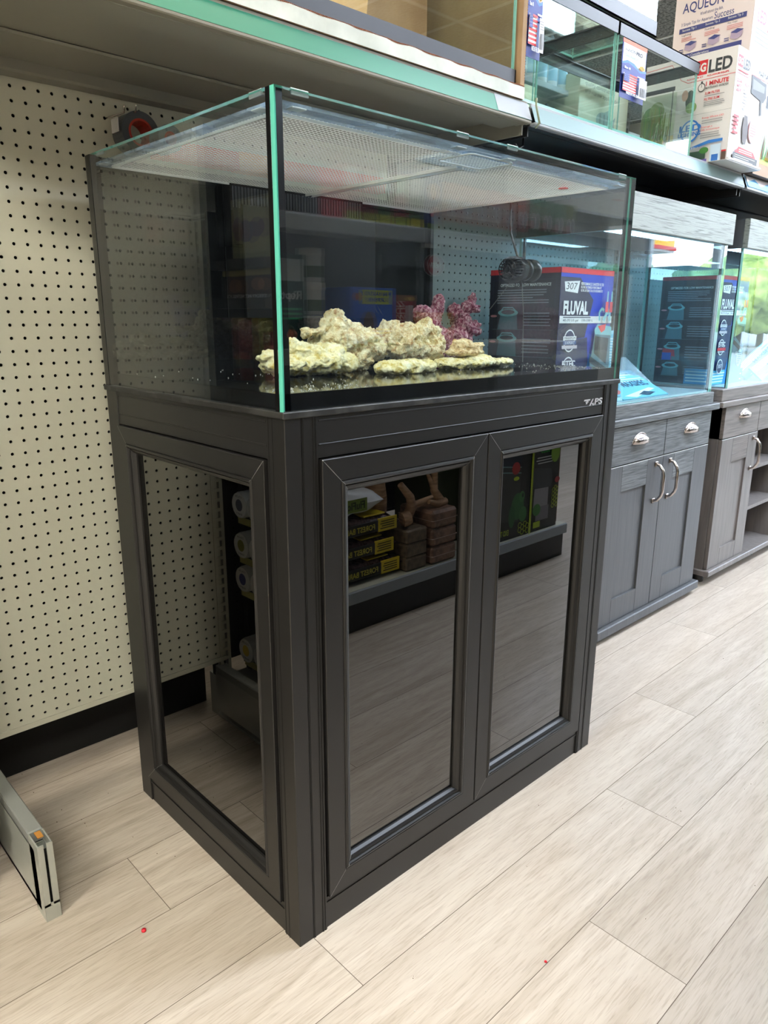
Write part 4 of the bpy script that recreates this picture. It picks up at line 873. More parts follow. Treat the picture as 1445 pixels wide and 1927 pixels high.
def hang_tag(x0, z0, w_, h_, label, y=.2895):
    t = thing('hang_tag', (x0+w_/2, y, z0), label, 'label tag', 'aquarium hang tags'); MB().box((x0, y, z0), (x0+w_, y+.0012, z0+h_), ink(20, 40, 120)).build('card', t)
    A = Art((x0, y, z0), (w_, 0, 0), (0, 0, h_)); wh = ink(240, 240, 244); nb = ink(22, 44, 130); rd = ink(210, 44, 44)
    A.rect(.03, .42, .97, .98, wh); A.rect(.0, .93, 1, 1, ink(232, 84, 20)); A.text('AQUEON', .10, .80, .52, .87, ink(60, 66, 76)); A.text('PRO', .55, .80, .82, .87, ink(30, 34, 50), bold=.03); A.text('Glass Aquarium', .10, .70, .66, .76, ink(40, 110, 190), bold=.01)
    A.poly([(.0, .60), (.2, .66), (.5, .64), (.75, .56), (1, .60), (1, .38), (0, .38)], ink(50, 110, 200)); A.poly([(.0, .57), (.25, .62), (.5, .58), (.75, .53), (1, .56), (1, .38), (0, .38)], nb)
    A.fish(.80, .615, .10, .035, ink(222, 170, 40), ink(40, 30, 10)); A.text('Size 10', .08, .50, .32, .54, wh, bold=.02); A.lines(.62, .42, .95, .46, 1, wh)
    A.rect(.05, .12, .60, .42, wh)
    for k in range(7): A.rect(.05, .12+k*.3/6.5, .60, .12+k*.3/6.5+.0231, rd)
    A.rect(.05, .28, .27, .42, nb)
    for i in range(4):
        for j in range(4): A.ell(.085+i*.05, .30+j*.03, .007, .004, wh, 6)
    A.rect(.63, .06, .95, .40, wh); A.lines(.65, .28, .93, .38, 4, ink(120, 120, 130), .3)
    for k in range(12): A.rect(.66+k*.022, .09, .67+k*.022+(.006 if k % 3 else 0), .25, ink(30, 30, 30))
    A.text('MADE IN THE USA', .07, .04, .58, .09, wh, bold=.02); A.build('tag_print', t); return t
hang_tag(1.312, 1.616, .125, .137, 'orange topped hang tag with a flag on the right small tank')
hang_tag(.897, 1.622, .055, .200, 'narrow hang tag with fish and barcode at the left end of the small tank', .2880)
# white dropper bottles behind the tanks
CAPM = mat('grey_dropper', (90, 104, 116), .4); BOT = mat('frosted_bottle', (226, 238, 244), .3)
def bottle(x, y, z, label, s=1.):
    t = thing('dropper_bottle', (x, y, z), label, 'bottle', 'dropper bottles on the top shelf')
    MB().lathe([(.0, 0), (.017*s, .001), (.018*s, .004), (.018*s, .060*s), (.015*s, .068*s), (.008*s, .072*s), (.008*s, .076*s)], BOT, c=(x, y, z), n=18).build('bottle_body', t)
    MB().lathe([(.010*s, .076*s), (.010*s, .092*s), (.006*s, .094*s), (.0065*s, .112*s), (.003*s, .120*s), (0, .121*s)], CAPM, c=(x, y, z), n=14).build('dropper_cap', t)
    b = MB(); k = 10; b.add([(x+.0183*s*math.cos(math.radians(200+12*i)), y+.0183*s*math.sin(math.radians(200+12*i)), z+h*s) for h in (.014, .050) for i in range(k)], [(i, i+1, k+i+1, k+i) for i in range(k-1)], ink(150, 196, 222), True); b.build('bottle_label', t)
nm = ['first', 'second', 'third', 'fourth', 'fifth', 'sixth', 'seventh', 'eighth']
for i in range(4): bottle(1.385+i*.05, .64+.01*(i % 2), 1.531, nm[i] + ' white dropper bottle from the left in the row behind the small tanks', 1.35)
for i in range(4): bottle(1.02+i*.052, .62+.012*(i % 2), 1.531, nm[i] + ' pale bottle from the left, behind the narrow hang tag', 1.5)
t = carton('bottle_riser', (1.12, .64, 1.735), (1.74, .735, 1.752), mat('pale_blue_riser', (176, 192, 200), .4), 'pale display ledge on the pegboard behind the small tanks', 'display ledge')
for i in range(5): bottle(1.38+i*.055, .675, 1.7525, nm[i] + ' dropper bottle from the left on the raised ledge', 1.25)
t = carton('sketch_carton', (1.60, .60, 1.531), (1.90, .72, 1.80), mat('cream_card', (226, 226, 204), .5), 'cream carton with a sketched fish and coral behind the right small tank'); A = Art(*faces((1.60, .60, 1.531), (1.90, .72, 1.80))['front'])
A.text('quality construction', .1, .86, .7, .92, ink(120, 130, 130)); A.text('and marine applications', .1, .78, .8, .84, ink(120, 130, 130)); A.fish(.5, .55, .16, .10, ink(150, 176, 180), ink(110, 130, 140))
for i in range(6): A.line([(.1+i*.14, .02), (.14+i*.14, .2), (.08+i*.14, .38)], .003, ink(150, 156, 140))
A.build('carton_print', t)
carton('yellowish_card_box', (1.215, .58, 1.531), (1.345, .70, 1.70), mat('cream_yellow_card', (236, 236, 200), .5), 'plain cream box behind the left small tank, beside the bottles')

# light kit carton, starter kit carton, planted kit carton
LK = ((1.880, .236, ZT+.008), (2.135, .53, 1.850)); t = carton('light_kit_carton', LK[0], LK[1], WHITE, 'white aquarium light kit carton with red and black lettering at the shelf corner'); F = faces(*LK)
red = ink(206, 34, 46); blk = ink(56, 60, 66); gy = ink(150, 150, 152); blu = ink(50, 120, 200)
A = Art(*F['left']); pw = ink(224, 220, 220); A.rect(0, 0, 1, 1, pw); A.rect(.56, .81, .695, .94, red); A.text('5G', .575, .835, .68, .915, WHITE, bold=.04); A.text('LED', .71, .815, .955, .93, blk, bold=.03)
A.text('AQUARIUM KIT', .48, .782, .66, .80, red, bold=.03); A.text('AQUARIUM EQUIPE', .70, .782, .93, .80, red, bold=.03); A.line([(.0, .95), (.30, .96), (.42, .80), (.50, .762), (1, .766)], .0014, red)
A.ell(.655, .695, .040, .040, blk); A.ell(.655, .695, .032, .032, pw); A.rect(.645, .733, .665, .75, blk); A.line([(.655, .695), (.655, .72)], .0016, blk)
A.text('1 MINUTE', .70, .70, .94, .74, red, bold=.03); A.text('MAINTENANCE - ENTRETIEN', .70, .672, .94, .69, blk, bold=.02); A.text('SLIM FILTER', .70, .622, .86, .645, red, bold=.02); A.text('FILTRE SLIM', .70, .568, .86, .590, red, bold=.02)
A.lines(.70, .60, .92, .615, 1, gy); A.lines(.70, .515, .92, .56, 3, gy); A.line([(.46, .455), (1, .455)], .0008, gy); A.text('Energy Efficient LED', .70, .40, .93, .42, red, bold=.01); A.lines(.70, .355, .92, .395, 2, gy, .4, 2)
A.text('Eclairage a', .70, .315, .82, .335, red, bold=.01); A.text('DEL economique', .70, .288, .90, .308, red, bold=.01); A.lines(.70, .22, .92, .28, 3, gy, .4, 5)
A.ell(.58, .31, .105, .105, blu); A.ell(.58, .31, .088, .088, pw); A.text('LED', .46, .31, .70, .37, blu, bold=.03); A.text('LIGHTING', .45, .262, .70, .30, blu, bold=.03)
A.poly([(.46, .10), (.46, .145), (.60, .155), (.80, .20), (.95, .20), (.95, .175), (.80, .17)], blu); A.text('MARINA', .56, .128, .70, .155, WHITE, bold=.03, slant=.1)
A.rect(.95, .0, 1.0, .09, ink(90, 70, 60)); A.rect(.95, .075, 1.0, .09, red); A.rect(.60, .02, .78, .11, ink(60, 84, 70)); A.ell(.76, .11, .05, .03, ink(70, 130, 60)); A.rect(.72, .0, .80, .03, ink(110, 90, 170)); A.rect(.83, .0, .94, .15, ink(200, 220, 240)); A.rect(.85, .0, .92, .06, ink(50, 110, 190)); A.ell(.55, .03, .05, .03, ink(226, 226, 226))
# planted aquarium photo
A.rect(.0, .02, .40, .70, ink(190, 196, 180)); A.rect(.0, .02, .40, .30, ink(206, 186, 120)); A.ell(.10, .45, .10, .15, ink(96, 130, 70)); A.ell(.18, .54, .09, .10, ink(130, 150, 100)); A.ell(.28, .38, .10, .10, ink(190, 204, 170)); A.ell(.27, .30, .06, .05, ink(220, 224, 206))
rr_ = random.Random(5)
for i in range(44): u = rr_.uniform(.01, .34); A.line([(u, .25), (u+rr_.uniform(-.03, .05), .25+rr_.uniform(.1, .34))], .0022, ink(20*rr_.randint(4, 7), 20*rr_.randint(6, 8), 20*rr_.randint(3, 5)))
for i in range(60): A.ell(rr_.uniform(.01, .36), rr_.uniform(.14, .27), .012, .010, ink(20*rr_.randint(9, 11), 20*rr_.randint(8, 10), 20*rr_.randint(4, 7)), 7)
A.rect(.0, .69, .42, .73, blk); A.line([(.40, .70), (.405, .13)], .003, blk); A.ell(.60, .57, .05, .09, ink(50, 66, 50)); A.ell(.54, .62, .035, .05, ink(200, 160, 140)); A.ell(.62, .50, .06, .05, ink(120, 150, 90))
A.build('side_print', t)
A = Art(*F['front']); A.rect(0, 0, 1, 1, ink(214, 212, 214)); A.rect(.03, .83, .17, .93, red); A.text('5G', .045, .85, .16, .91, WHITE, bold=.04); A.text('LED', .19, .83, .38, .92, blk, bold=.03); A.text('MARINA', .66, .84, .96, .89, blk, slant=.15); A.line([(.02, .775), (.36, .775), (.46, .82), (1, .82)], .0015, red); A.lines(.04, .79, .36, .81, 1, red)
A.poly([(.46, .82), (.92, .80), (.96, .68), (.88, .62), (.48, .66)], blk); A.poly([(.50, .79), (.88, .77), (.88, .71), (.52, .70)], ink(110, 112, 112)); A.line([(.80, .64), (.84, .50)], .012, blk)
for k, w_ in enumerate(('Ensures', 'clean', 'water')): A.text(w_, .04, .70-.04*k, .18, .73-.04*k, red, bold=.03)
A.text('Eau pure', .26, .69, .42, .72, red, bold=.03); A.lines(.04, .48, .20, .61, 6, gy, .3, 8); A.lines(.26, .46, .44, .68, 8, gy, .3, 9)
A.lines(.04, .24, .20, .42, 5, red, .55, 3); A.poly([(.34, .44), (.44, .44), (.50, .30), (.46, .18), (.36, .20), (.32, .32)], ink(70, 60, 60)); A.ell(.64, .33, .13, .11, ink(226, 150, 150)); A.ell(.64, .33, .11, .095, ink(230, 220, 220)); A.lines(.56, .27, .74, .39, 5, ink(206, 120, 120)); A.lines(.80, .22, .97, .40, 9, gy, .3, 4)
A.poly([(.12, .0), (.12, .085), (.88, .085), (.88, .0)], blk); A.poly([(.17, .085), (.26, .145), (.72, .135), (.82, .085)], red); A.lines(.28, .095, .70, .13, 2, WHITE, .4); A.lines(.16, .02, .8, .075, 3, WHITE, .25, 6); A.build('front_print', t)
b = MB(); b.box((LK[0][0]-.012, LK[0][1]-.006, ZT+.0065), (LK[1][0], LK[0][1]+.25, ZT+.0078), mat('curled_card', (206, 206, 204), .3)); b.tube([(LK[0][0], LK[0][1]-.004, ZT+.012), (LK[1][0], LK[0][1]-.004, ZT+.012)], .005, mat('clear_tape', (225, 228, 230), .15)); b.build('bottom_tape', t)
SK = ((2.42, .430, ZT+.006), (2.78, .86-.13, 2.24)); t = carton('starter_kit_carton', SK[0], SK[1], mat('pink_white_card', (240, 224, 218), .45), 'tall pinkish white carton with blue headings behind the light kit'); F = faces(*SK); nv = ink(64, 70, 128); pk = ink(214, 130, 120)
A = Art(*F['left']); A.text('AQUEON', .10, .905, .62, .960, nv, bold=.01); A.text("It's all about the fish.", .34, .885, .62, .90, nv); A.text('3 Simple Tips for Aquarium', .10, .848, .50, .868, nv); A.text('Success', .52, .848, .76, .880, nv)
A.rect(.08, .818, .92, .842, nv)
for k, (u, n_2) in enumerate(((.12, 'Success Tip 1'), (.42, 'Success Tip 2'), (.70, 'Success Tip 3'))):
    A.text(n_2, u, .823, u+.18, .837, WHITE, bold=.01); A.text(('Lighting', 'Feeding', 'Water Changes')[k], u, .800, u+.12, .812, ink(70, 60, 60)); A.lines(u, .775, u+.19, .797, 3, pk, .4, k)
    A.poly([(u+.05, .735), (u+.06, .765), (u+.20, .765), (u+.19, .735), (u+.12, .722)], ink(180, 160, 180)); A.poly([(u+.05, .758), (u+.13, .772), (u+.21, .762), (u+.13, .750)], nv); A.lines(u-.02, .722, u+.04, .742, 2, nv)
A.rect(.08, .690, .90, .712, nv); A.text('Purchase Considerations', .12, .695, .50, .707, WHITE, bold=.01); A.lines(.1, .62, .8, .67, 3, ink(80, 70, 70)); A.lines(.1, .3, .85, .58, 12, ink(150, 140, 140), .3); A.build('side_print', t)
A = Art(*F['front']); A.rect(0, 0, 1, 1, ink(236, 222, 222)); A.text('LED', .10, .80, .32, .86, ink(232, 120, 130), bold=.02); A.text('10', .38, .78, .60, .87, red, bold=.02); A.lines(.08, .70, .55, .78, 4, gy, .3); A.line([(.2, .30), (.2, .55), (.4, .55)], .006, blk); A.rect(.45, .30, .8, .50, blk); A.rect(.5, .34, .75, .44, ink(120, 120, 126)); A.rect(.24, .25, .34, .40, ink(150, 150, 150)); A.build('front_print', t)
PK = ((2.160, .262, ZT+.006), (2.48, .40, 1.735)); t = carton('planted_kit_carton', PK[0], PK[1], mat('dark_brown_card', (84, 70, 60), .4), 'carton with a planted aquarium picture at the right edge of the photo'); A = Art(*faces(*PK)['front'])
A.rect(0, 0, 1, 1, ink(196, 214, 200)); A.rect(0, 0, 1, .20, ink(150, 110, 76)); A.rect(0, .18, 1, .30, ink(170, 190, 60)); rr_ = random.Random(8)
for i in range(26): u = rr_.uniform(0, 1); A.poly([(u, .25), (u+.03, .25), (u+rr_.uniform(-.05, .08), .35+rr_.uniform(.1, .5))], ink(rr_.choice([60, 90, 150, 200]), rr_.choice([130, 150, 90]), 50))
A.build('front_print', t)
t = carton('upper_pink_carton', (2.80, .45, ZT+.006), (3.2, .72, 2.05), mat('grey_pink_card', (206, 196, 200), .5), 'grey carton behind the planted picture carton')
A = Art((2.16, .272, 1.492), (.24, 0, 0), (0, .012, .034)); A.rect(0, 0, 1, 1, ink(226, 214, 212)); A.poly([(0, .4), (.3, .9), (.5, .3), (.8, .8), (1, .2), (1, 0), (0, 0)], ink(70, 150, 205)); A.build('patterned_label', s3)

# ================================================================ across the aisle (seen mirrored in the doors and glass)
YO = -.89
OX0, OX1 = -.30, 2.20
gd = thing('aisle_shelving', (.95, -1.1, 0), 'long metal shelving across the aisle, mirrored in the cabinet doors', 'shelving unit')
b = MB(); b.box((OX0, YO-.5, 0), (OX1, YO-.02, .105), mat('kick_black', (16, 16, 17), .4)); b.build('kick_base', gd)
LIPM = mat('light_grey_lip', (150, 156, 160), .4)
def deck(z, d=.45, yf=YO): b = MB(); b.box((OX0, yf-d, z-.018), (OX1, yf-.01, z), PEG); b.box((OX0, yf-.012, z-.045), (OX1, yf, z), LIPM, c=.003); b.build('shelf_deck', gd)
deck(.155, .46); deck(.96, .36, YO-.05); deck(1.335, .30, YO-.02)
for xx in (OX0, .905, OX1): b = MB(); slotted(b, xx, YO-.47, .10, 1.78, DKST, 1); b.build('slotted_post', gd)
pegboard(-.296, YO-.478, .25, 'dark pegboard across the aisle, left half', True, DKST); pegboard(.955, YO-.478, .25, 'dark pegboard across the aisle, right half', True, DKST)
# forest bark bags, white bag, bricks, driftwood
BARK = noisy('bark_in_clear_film', (52, 40, 44), (120, 96, 98), (1, 1, 1), 70, .18, bump=.8, lo=.4, hi=.66, bdist=.004)
def pillow(name, c, s, m, n=14, wob=.006):
    b = MB(); vs = []; fs = []
    for side in (1, -1):
        for i in range(n+1):
            for j in range(n+1):
                u, v = 2*i/n-1, 2*j/n-1; h = (max(0, (1-abs(u)**3.2))*max(0, (1-abs(v)**3.2)))**.45
                p = Vector((c[0]+u*s[0]/2, c[1]+v*s[1]/2, c[2]+s[2]/2+side*h*s[2]/2)); p += Vector((0, 0, 1))*wob*noise.noise(p*30)*h; vs.append(p)
    N1 = (n+1)**2
    for i in range(n):
        for j in range(n): a = i*(n+1)+j; fs.append((a, a+n+1, a+n+2, a+1)); fs.append((N1+a, N1+a+1, N1+a+n+2, N1+a+n+1))
    b.add(vs, fs, m, True); return b
def bark_bag(x, z, label, off=0):
    t = thing('bark_bag', (x, YO-.15, z), label, 'bag', 'bark bags'); pillow('b', (x, YO-.17+off, z), (.36, .26, .078), BARK).build('bag_body', t)
    yf = YO-.17+off+.126
    b = MB(); b.box((x-.16, yf-.002, z+.018), (x+.075, yf+.004, z+.058), ink(26, 24, 22), c=.001); b.box((x+.075, yf-.002, z+.014), (x+.165, yf+.004, z+.062), ink(216, 190, 30), c=.001); b.box((x+.02, yf-.09, z+.0725), (x+.12, yf-.01, z+.0775), ink(216, 190, 30), c=.001); b.build('paper_band', t)
    A = Art((x+.072, yf+.0045, z+.018), (-.228, 0, 0), (0, 0, .040)); A.text('FOREST BARK', .06, .25, .72, .75, ink(196, 186, 60), bold=.02); A.build('lettering', t)
    A = Art((x+.160, yf+.0045, z+.014), (-.085, 0, 0), (0, 0, .048)); A.lines(.1, .15, .9, .85, 4, ink(60, 50, 10)); A.build('small_print', t)
bark_bag(1.005, .1565, 'bottom bag of dark forest bark in the stack of three'); bark_bag(.975, .2355, 'middle bag of dark forest bark in the stack of three'); bark_bag(.99, .3145, 'top bag of dark forest bark, under the white bag')
t = thing('white_bag', (.94, YO-.17, .3935), 'white plastic bag with a green printed name on top of the bark bags', 'bag'); pillow('w', (.94, YO-.16, .3935), (.30, .24, .10), mat('white_film', (214, 216, 220), .25), wob=.02).build('bag_body', t)
A = Art((1.01, YO-.037, .420), (-.13, 0, 0), (0, 0, .045)); A.rect(0, 0, 1, 1, ink(110, 130, 40)); A.text('FluFlora', .08, .2, .92, .8, ink(20, 30, 10), bold=.03); A.build('lettering', t)
BR = noisy('coir_brick', (104, 80, 66), (140, 108, 90), (1, 1, 1), 50, .6, bump=.3, hi=.6)
BR2 = noisy('coir_brick_dark', (88, 76, 62), (120, 104, 84), (1, 1, 1), 50, .6, bump=.3, hi=.6)
ords = ['bottom', 'second', 'top']
for i in range(3):
    tag(MB().box((1.185, YO-.20, .1565+i*.052), (1.295, YO-.02, .2075+i*.052), BR2, c=.006).build('coir_brick', None, (1.24, YO-.1, .1565+i*.052)), ords[i] + ' dark coir brick in the left stack, beside the bark bags', 'brick', 'coir bricks')
for i in range(3):
    t = thing('coir_brick', (1.38, YO-.1, .1565+i*.069), ords[i] + ' wrapped brown coir brick in the right stack', 'brick', 'coir bricks')
    MB().box((1.31, YO-.19, .1565+i*.069), (1.45, YO-.01, .2245+i*.069), BR, c=.010).build('brick_body', t); MB().box((1.3095, YO-.1905, .187+i*.069), (1.4505, YO-.0095, .189+i*.069), mat('film_seam', (190, 170, 160), .2)).build('film_seam', t)
DW = noisy('driftwood', (128, 96, 72), (190, 152, 118), (1, 1, 6), 14, .7, bump=.5)
def drift(label, segs, dz=0.):
    b = MB()
    for pts, r in segs: b.tube([(x, y, z+dz) for x, y, z in pts], r, DW, 9)
    tag(b.build('driftwood', None, segs[0][0][0]), label, 'driftwood', 'driftwood pieces')
drift('thick upright driftwood stump beside the white bag', [([(1.14, YO-.13, .37), (1.13, YO-.12, .44), (1.12, YO-.13, .52), (1.11, YO-.14, .58)], [.036, .038, .042, .046])], -.015)
drift('pale driftwood knot lying on the dark coir bricks', [([(1.20, YO-.06, .40), (1.23, YO-.05, .405)], [.028, .026]), ([(1.24, YO-.08, .39), (1.26, YO-.07, .44), (1.24, YO-.06, .48), (1.20, YO-.07, .53)], [.02, .019, .016, .012]), ([(1.25, YO-.08, .43), (1.30, YO-.07, .445), (1.36, YO-.06, .46)], [.017, .013, .008])], -.056)
drift('forked driftwood standing on the wrapped coir bricks', [([(1.42, YO-.07, .445), (1.39, YO-.08, .50), (1.40, YO-.09, .56), (1.42, YO-.10, .66)], [.022, .015, .014, .010]), ([(1.44, YO-.07, .45), (1.38, YO-.05, .452), (1.33, YO-.05, .47)], [.016, .014, .009]), ([(1.39, YO-.08, .50), (1.36, YO-.09, .57)], [.012, .006])], -.078)
# lime and black rainmaker cartons
def honey(A, u, v, s_, m, n=3, m_=4):
    for i in range(n):
        for j in range(m_):
            cu, cv = u+i*s_*1.5, v+(j+.5*(i % 2))*s_*1.73*A.w/A.h
            A.line([(cu+s_*math.cos(math.pi/3*k), cv+s_*math.sin(math.pi/3*k)*A.w/A.h) for k in range(7)], .0032, m)
lime = ink(176, 200, 30); gb_ = ink(20, 22, 20)
MC = ((1.93, YO-.34, .1565), (2.135, YO-.02, .60)); t = carton('mist_system_carton', MC[0], MC[1], mat('black_card', (18, 20, 18), .3), 'black and lime mist system carton at the right end across the aisle'); A = Art(*faces(*MC)['back'])
A.text('MONSOON', .10, .84, .88, .92, lime, bold=.04); A.text('SOLO', .40, .77, .72, .82, ink(60, 170, 70), bold=.03); A.lines(.28, .66, .86, .74, 3, WHITE, .35); A.rect(.03, .93, .24, .98, WHITE)
A.poly([(.25, .48), (.30, .60), (.92, .64), (.95, .50), (.90, .44), (.30, .42)], ink(60, 62, 66)); A.poly([(.38, .24), (.38, .42), (.88, .43), (.90, .24)], ink(150, 146, 150)); A.rect(.34, .10, .80, .24, ink(120, 116, 122))
honey(A, .06, .22, .05, lime, 3, 5); A.ell(.22, .76, .16, .10, ink(120, 160, 40)); A.ell(.8, .22, .14, .06, ink(70, 130, 60)); A.ell(.10, .48, .09, .03, ink(170, 40, 40)); A.rect(.66, .04, .9, .10, lime); A.rect(.985, 0, 1.0, 1, lime); A.build('printed_face', t)
MC = ((1.655, YO-.34, .1565), (1.925, YO-.02, .64)); t = carton('canister_carton', MC[0], MC[1], mat('black_card', (18, 20, 18), .3), 'black carton with a frog and canister picture, left of the mist system carton'); A = Art(*faces(*MC)['back'])
A.poly([(.22, .78), (.30, .92), (.74, .95), (.86, .84), (.80, .66), (.26, .62)], ink(36, 44, 56)); A.ell(.52, .82, .07, .045, ink(90, 100, 110)); A.poly([(.28, .14), (.26, .62), (.80, .66), (.82, .18)], ink(58, 58, 56)); A.line([(.26, .62), (.80, .66)], .004, ink(120, 160, 160)); A.line([(.26, .57), (.80, .61)], .004, ink(120, 160, 160))
A.ell(.40, .62, .10, .055, ink(176, 44, 40)); A.ell(.38, .53, .07, .018, lime)
A.ell(.32, .28, .16, .12, ink(56, 110, 60)); A.ell(.22, .36, .07, .05, ink(70, 130, 70)); A.ell(.20, .37, .025, .02, ink(20, 40, 20)); A.ell(.18, .20, .10, .07, ink(66, 126, 66)); A.ell(.46, .20, .08, .10, ink(46, 96, 54))
honey(A, .05, .04, .045, lime, 4, 2); honey(A, .84, .20, .04, lime, 2, 8); A.rect(0, .0, .035, 1, lime); A.rect(.93, .30, .945, 1, lime); A.text('EXO TERRA', .56, .05, .92, .10, lime, bold=.02); A.build('printed_face', t)
carton('brown_carton', (2.14, YO-.36, .1565), (2.185, YO-.05, .62), mat('brown_card', (130, 84, 52), .6), 'plain brown carton at the very end of the shelf across the aisle')
carton('dark_sack_box', (1.455, YO-.36, .1565), (1.65, YO-.16, .66), mat('dark_green_card', (44, 52, 30), .4), 'dark green carton behind the driftwood across the aisle')
# middle shelf across the aisle
def simple(name, a, b, m, label, art, cat='box', group='packages on the middle shelf across the aisle', side='back'):
    t = carton(name, a, b, m, label, cat, group); A = Art(*faces(a, b)[side]); art(A); A.build('printed_face', t); return t
z = .9605
def aa(A): A.rect(.05, .72, .95, .95, ink(200, 206, 206)); A.text('ReptiBark', .1, .5, .9, .62, WHITE, bold=.03); A.lines(.1, .3, .9, .45, 3, ink(70, 190, 130)); A.ell(.3, .15, .1, .06, ink(220, 120, 90))
simple('green_carton', (.60, YO-.30, z), (.80, YO-.09, z+.27), mat('bottle_green_card', (18, 66, 56), .35), 'bottle green carton on the middle shelf across the aisle', aa)
WJ = mat('white_jar', (206, 208, 206), .35)
for i in range(3):
    t = thing('supplement_jar', (.845, YO-.12, z+i*.098), ('bottom', 'middle', 'top')[i] + ' white supplement jar in the stack beside the green carton', 'jar', 'supplement jars'); c = (.845, YO-.12, z+i*.098)
    MB().lathe([(0, 0), (.038, .001), (.038, .072), (.036, .074)], WJ, c=c, n=24).build('jar_body', t); MB().lathe([(.040, .074), (.040, .096), (0, .0965)], WHITE, c=c, n=24).build('jar_lid', t)
    b = MB(); k = 12; b.add([(c[0]+.0384*math.cos(math.radians(20+12*j)), c[1]+.0384*math.sin(math.radians(20+12*j)), c[2]+h) for h in (.012, .045) for j in range(k)], [(j, j+1, k+j+1, k+j)[::-1] for j in range(k-1)], ink(70, 96, 64), True); b.build('jar_label', t)
t = thing('supplement_jar', (.925, YO-.115, z), 'shorter white jar standing alone between the jar stack and the blue carton', 'jar', 'supplement jars'); MB().lathe([(0, 0), (.040, .001), (.040, .065), (.042, .067), (.042, .09), (0, .0905)], WJ, c=(.925, YO-.115, z), n=24).build('jar_body', t)
def ab(A): A.rect(.10, .72, .80, .96, ink(190, 200, 50)); A.text('MINI HABITAT', .14, .86, .74, .93, ink(30, 60, 160), bold=.03); A.text('SUPREME', .2, .76, .66, .83, ink(30, 60, 160), bold=.03); A.ell(.88, .84, .08, .07, ink(180, 90, 70)); A.ell(.62, .38, .16, .22, ink(110, 84, 84)); A.poly([(.3, .5), (.5, .75), (.4, .6), (.2, .4)], ink(200, 214, 230)); A.lines(.1, .2, .5, .32, 2, ink(210, 190, 60)); A.ell(.5, .1, .2, .07, ink(90, 150, 60)); A.rect(0, 0, 1, .05, ink(60, 130, 60))
simple('blue_carton', (.975, YO-.28, z), (1.165, YO-.08, z+.185), mat('bright_blue_card', (40, 104, 226), .35), 'bright blue pet habitat carton with a lime title across the aisle', ab)
def ac(A): A.text('REPTISUN', .62, .05, .92, .9, ink(240, 200, 190), bold=.03, rot90=True); A.rect(.2, .12, .42, .8, ink(226, 226, 226)); A.rect(.0, .88, 1, 1, ink(150, 90, 30)); A.ell(.3, .93, .2, .04, ink(220, 170, 50))
simple('red_lamp_carton', (1.172, YO-.28, z), (1.262, YO-.08, z+.165), mat('lamp_red_card', (176, 30, 36), .35), 'narrow red lamp carton next to the blue one across the aisle', ac)
def ad_(A): A.ell(.52, .66, .28, .16, ink(196, 190, 190)); A.ell(.52, .66, .25, .145, ink(176, 36, 50)); A.text('NEW', .36, .62, .68, .70, WHITE, bold=.03); A.rect(.48, .10, .72, .42, ink(90, 90, 96)); A.rect(.40, .90, .88, .96, WHITE); A.line([(.2, .95), (.12, .7), (.2, .5)], .002, ink(140, 140, 140))
simple('black_lamp_carton', (1.275, YO-.27, z+.115), (1.44, YO-.08, z+.345), mat('black_card', (18, 20, 18), .3), 'black lamp carton with a red disc across the aisle', ad_)
def ae(A): A.poly([(.1, .1), (.3, .7), (.8, .8), (.9, .3)], ink(180, 110, 60)); A.ell(.4, .4, .15, .2, ink(60, 80, 40)); A.ell(.7, .5, .12, .16, ink(120, 60, 40))
simple('yellow_carton', (1.270, YO-.28, z), (1.46, YO-.08, z+.110), mat('yellow_card', (206, 180, 40), .35), 'yellow carton with a lizard picture under the black lamp carton', ae)
t = thing('hanging_sign', (1.60, YO-.46, 1.10), 'pale sign with orange capitals hung on the pegboard across the aisle', 'sign'); MB().box((1.49, YO-.474, 1.055), (1.66, YO-.472, 1.235), mat('sign_card', (150, 158, 160), .5)).build('sign_card', t)
A = Art((1.655, YO-.4715, 1.06), (-.16, 0, 0), (0, 0, .17)); A.text('REPTILE', .05, .78, .95, .95, ink(226, 160, 60), bold=.04); A.text('HOME', .2, .56, .85, .73, ink(226, 130, 80), bold=.04); A.lines(.1, .3, .9, .5, 3, ink(220, 222, 224)); A.rect(.1, .05, .9, .22, ink(206, 200, 90)); A.build('sign_lettering', t)
# upper shelf row of bags and lamp cartons
z = 1.3355; rr_ = random.Random(11)
cols = [((150, 40, 50), (220, 220, 216), (150, 160, 40)), ((120, 36, 40), (226, 200, 190), (160, 160, 50)), ((60, 100, 40), (220, 230, 220), (170, 170, 40)), ((140, 40, 46), (190, 210, 160), (150, 160, 40)), ((60, 90, 40), (222, 222, 214), (190, 180, 40))]
for i in range(5):
    x = .915+i*.068; c1, c2, c3 = cols[i]
    def af(A, c1=c1, c2=c2, c3=c3): A.rect(.05, .55, .95, .96, ink(*c2)); A.ell(.5, .5, .3, .14, ink(*c1)); A.lines(.1, .24, .9, .42, 3, ink(60, 30, 30)); A.rect(0, 0, 1, .17, ink(*c3))
    simple('food_packet', (x, YO-.16, z), (x+.062, YO-.04, z+.155), mat('packet_%d' % i, c1, .3), nm[i] + ' upright food packet from the left on the upper shelf across the aisle', af, 'packet', 'food packets')
simple('blue_lamp_carton', (1.265, YO-.2, z), (1.335, YO-.04, z+.19), mat('dark_blue_card', (26, 44, 110), .35), 'dark blue lamp carton between the food packets and the orange lamp boxes', lambda A: (A.ell(.5, .62, .34, .14, ink(220, 150, 80)), A.ell(.4, .3, .2, .08, ink(200, 60, 50)), A.rect(0, 0, 1, .1, ink(90, 110, 40))))
